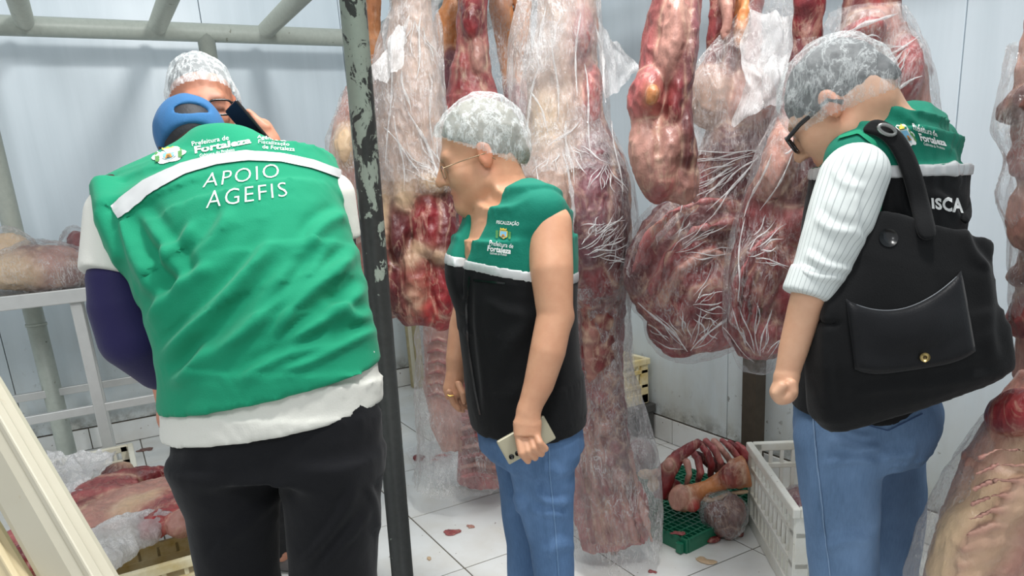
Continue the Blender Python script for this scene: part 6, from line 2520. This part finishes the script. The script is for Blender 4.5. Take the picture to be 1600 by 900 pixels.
def left_crates():
    z = .30
    r = empty('beef_slab', (-.03, 2.95, z - .04), 'big pink beef slab with white fat spread over the cream crate', 'meat')
    f = Field()

    def at(x, y, zz):
        return PZ(x, y, zz)
    R = np.array([nrm(PZ(300, 790, z) - PZ(140, 800, z)), nrm(PZ(215, 760, z) - PZ(215, 830, z)), UP])
    for (x, y, a, b, c_, col) in ((215, 785, .21, .20, .045, PALE), (160, 770, .13, .14, .05, PINK), (270, 790, .11, .16, .045, PINK), (205, 752, .17, .05, .055, RED), (185, 745, .06, .035, .06, DARK), (195, 742, .03, .02, .05, FATC),
                                  (290, 770, .07, .12, .05, BRIGHT), (255, 815, .07, .10, .045, BRIGHT), (295, 812, .06, .08, .05, PALE), (225, 795, .10, .10, .055, FATC), (130, 800, .06, .10, .04, RED)):
        f.ell(at(x, y, z), (a, b, c_), R, .02, col)
    flesh(f, r, .0055, .007, 171, stretch=(1, 1, 1))
    b1 = empty('plastic_bag', at(190, 850, z), 'crumpled white plastic bag hanging over the cream crate front', 'plastic bag', 'white plastic bags')
    pf = Field()
    for (x, y, a, b, c_) in ((185, 840, .11, .12, .05), (230, 826, .09, .10, .035), (160, 870, .08, .09, .06)):
        pf.ell(at(x, y, z), (a, b, c_), R, .04)
    pouch(pf, b1, .006, .012, 7, MAT_FILM_MILKY, 'bag_film')
    b2 = empty('plastic_bag', at(110, 760, z), 'white plastic bag draped over the dull white crate rim', 'plastic bag', 'white plastic bags')
    V = flap([P(60, 722, 3.10), P(178, 700, 3.30), P(140, 790, 2.75), P(20, 850, 2.45)], b2, 91, MAT_FILM_MILKY, .03, 60, 'bag_film')
    V = flap([P(75, 712, 3.15), P(165, 705, 3.25), P(130, 770, 2.85), P(60, 800, 2.7)], b2, 95, MAT_FILM_MILKY, .03, 50, 'bag_film')
    r3 = empty('meat_bag', at(40, 870, z), 'red meat in film at the left edge behind the beam', 'meat bag', 'bagged meat')
    f = Field()
    f.ell(at(45, 878, .28), (.09, .10, .06), R, .02, RED)
    f.ell(at(30, 850, .28), (.08, .08, .05), R, .02, PINK)
    flesh(f, r3, .007, .008, 175)
    r4 = empty('meat_cut', (-.19, 3.70, .03), 'dark meat cuts lying inside the dull white crate', 'meat')
    f = Field()
    f.ell((-.19, 3.75, .10), (.13, .20, .07), None, .02, PURPLE)
    f.ell((-.10, 3.60, .16), (.08, .10, .07), None, .02, RED)
    flesh(f, r4, .009, .008, 177)


left_crates()


def right_crate_fill():
    cc_, dv_ = CR_R
    r = empty('meat_bag', cc_ - UP * (ZR - .03), 'clear bags of pale meat inside the white slatted crate', 'meat bag', 'bagged meat')
    n2 = np.array([-dv_[1], dv_[0], 0])
    R = np.array([dv_, n2, UP])
    f = Field()
    c = np.array([cc_[0], cc_[1], 0])
    for a, b, z, r1, col in ((.08, .02, .13, .12, PURPLE), (-.10, .05, .13, .11, PINK), (.02, .06, .20, .10, PURPLE), (-.16, .09, .18, .07, PALE), (.16, .04, .12, .10, PINK)):
        f.ell(c + dv_ * a + n2 * b + UP * z, (r1, r1 * .8, r1 * .7), R, .02, col)
    flesh(f, r, .008, .008, 181)
    pouch(f.grown(.014), r, .009, .012, 9, MAT_FILM)


right_crate_fill()


def table_bags():
    z = 1.083
    spec = [('large clear bag of pale marbled meat on the steel table', [(75, 420, 60, 34, 4.42, PALE), (35, 425, 50, 28, 4.40, FATC), (105, 425, 34, 26, 4.42, BROWN), (60, 408, 30, 26, 4.45, BROWN)]),
            ('clear bag of greenish white fat at the left end of the steel table', [(18, 398, 34, 34, 4.62, FATC), (-15, 410, 40, 36, 4.62, PALE)]),
            ('dark red bagged meat on the steel table beside the white sleeve', [(124, 398, 18, 36, 4.6, RED), (130, 412, 22, 24, 4.6, PURPLE)])]
    for i, (lab, els) in enumerate(spec):
        p0 = PY(els[0][0], els[0][1], els[0][4])
        r = empty('meat_bag', (p0[0], p0[1], z), lab, 'meat bag', 'bagged meat')
        f = Field()
        for x, y, a, b, Y, c in els:
            p = PY(x, y, Y)
            s = scale_at(x, y, float(p @ FH))
            p[2] = max(p[2], z + b * s * .85)
            f.ell(p, (a * s, .13, b * s), None, .03, c)
        f.clip((0, 0, z), (0, 0, -1))
        flesh(f, r, .012, .012, 190 + i, sc=9)
        g = f.grown(.02)
        pouch(g, r, .012, .014, 13 + i, MAT_FILM)


table_bags()
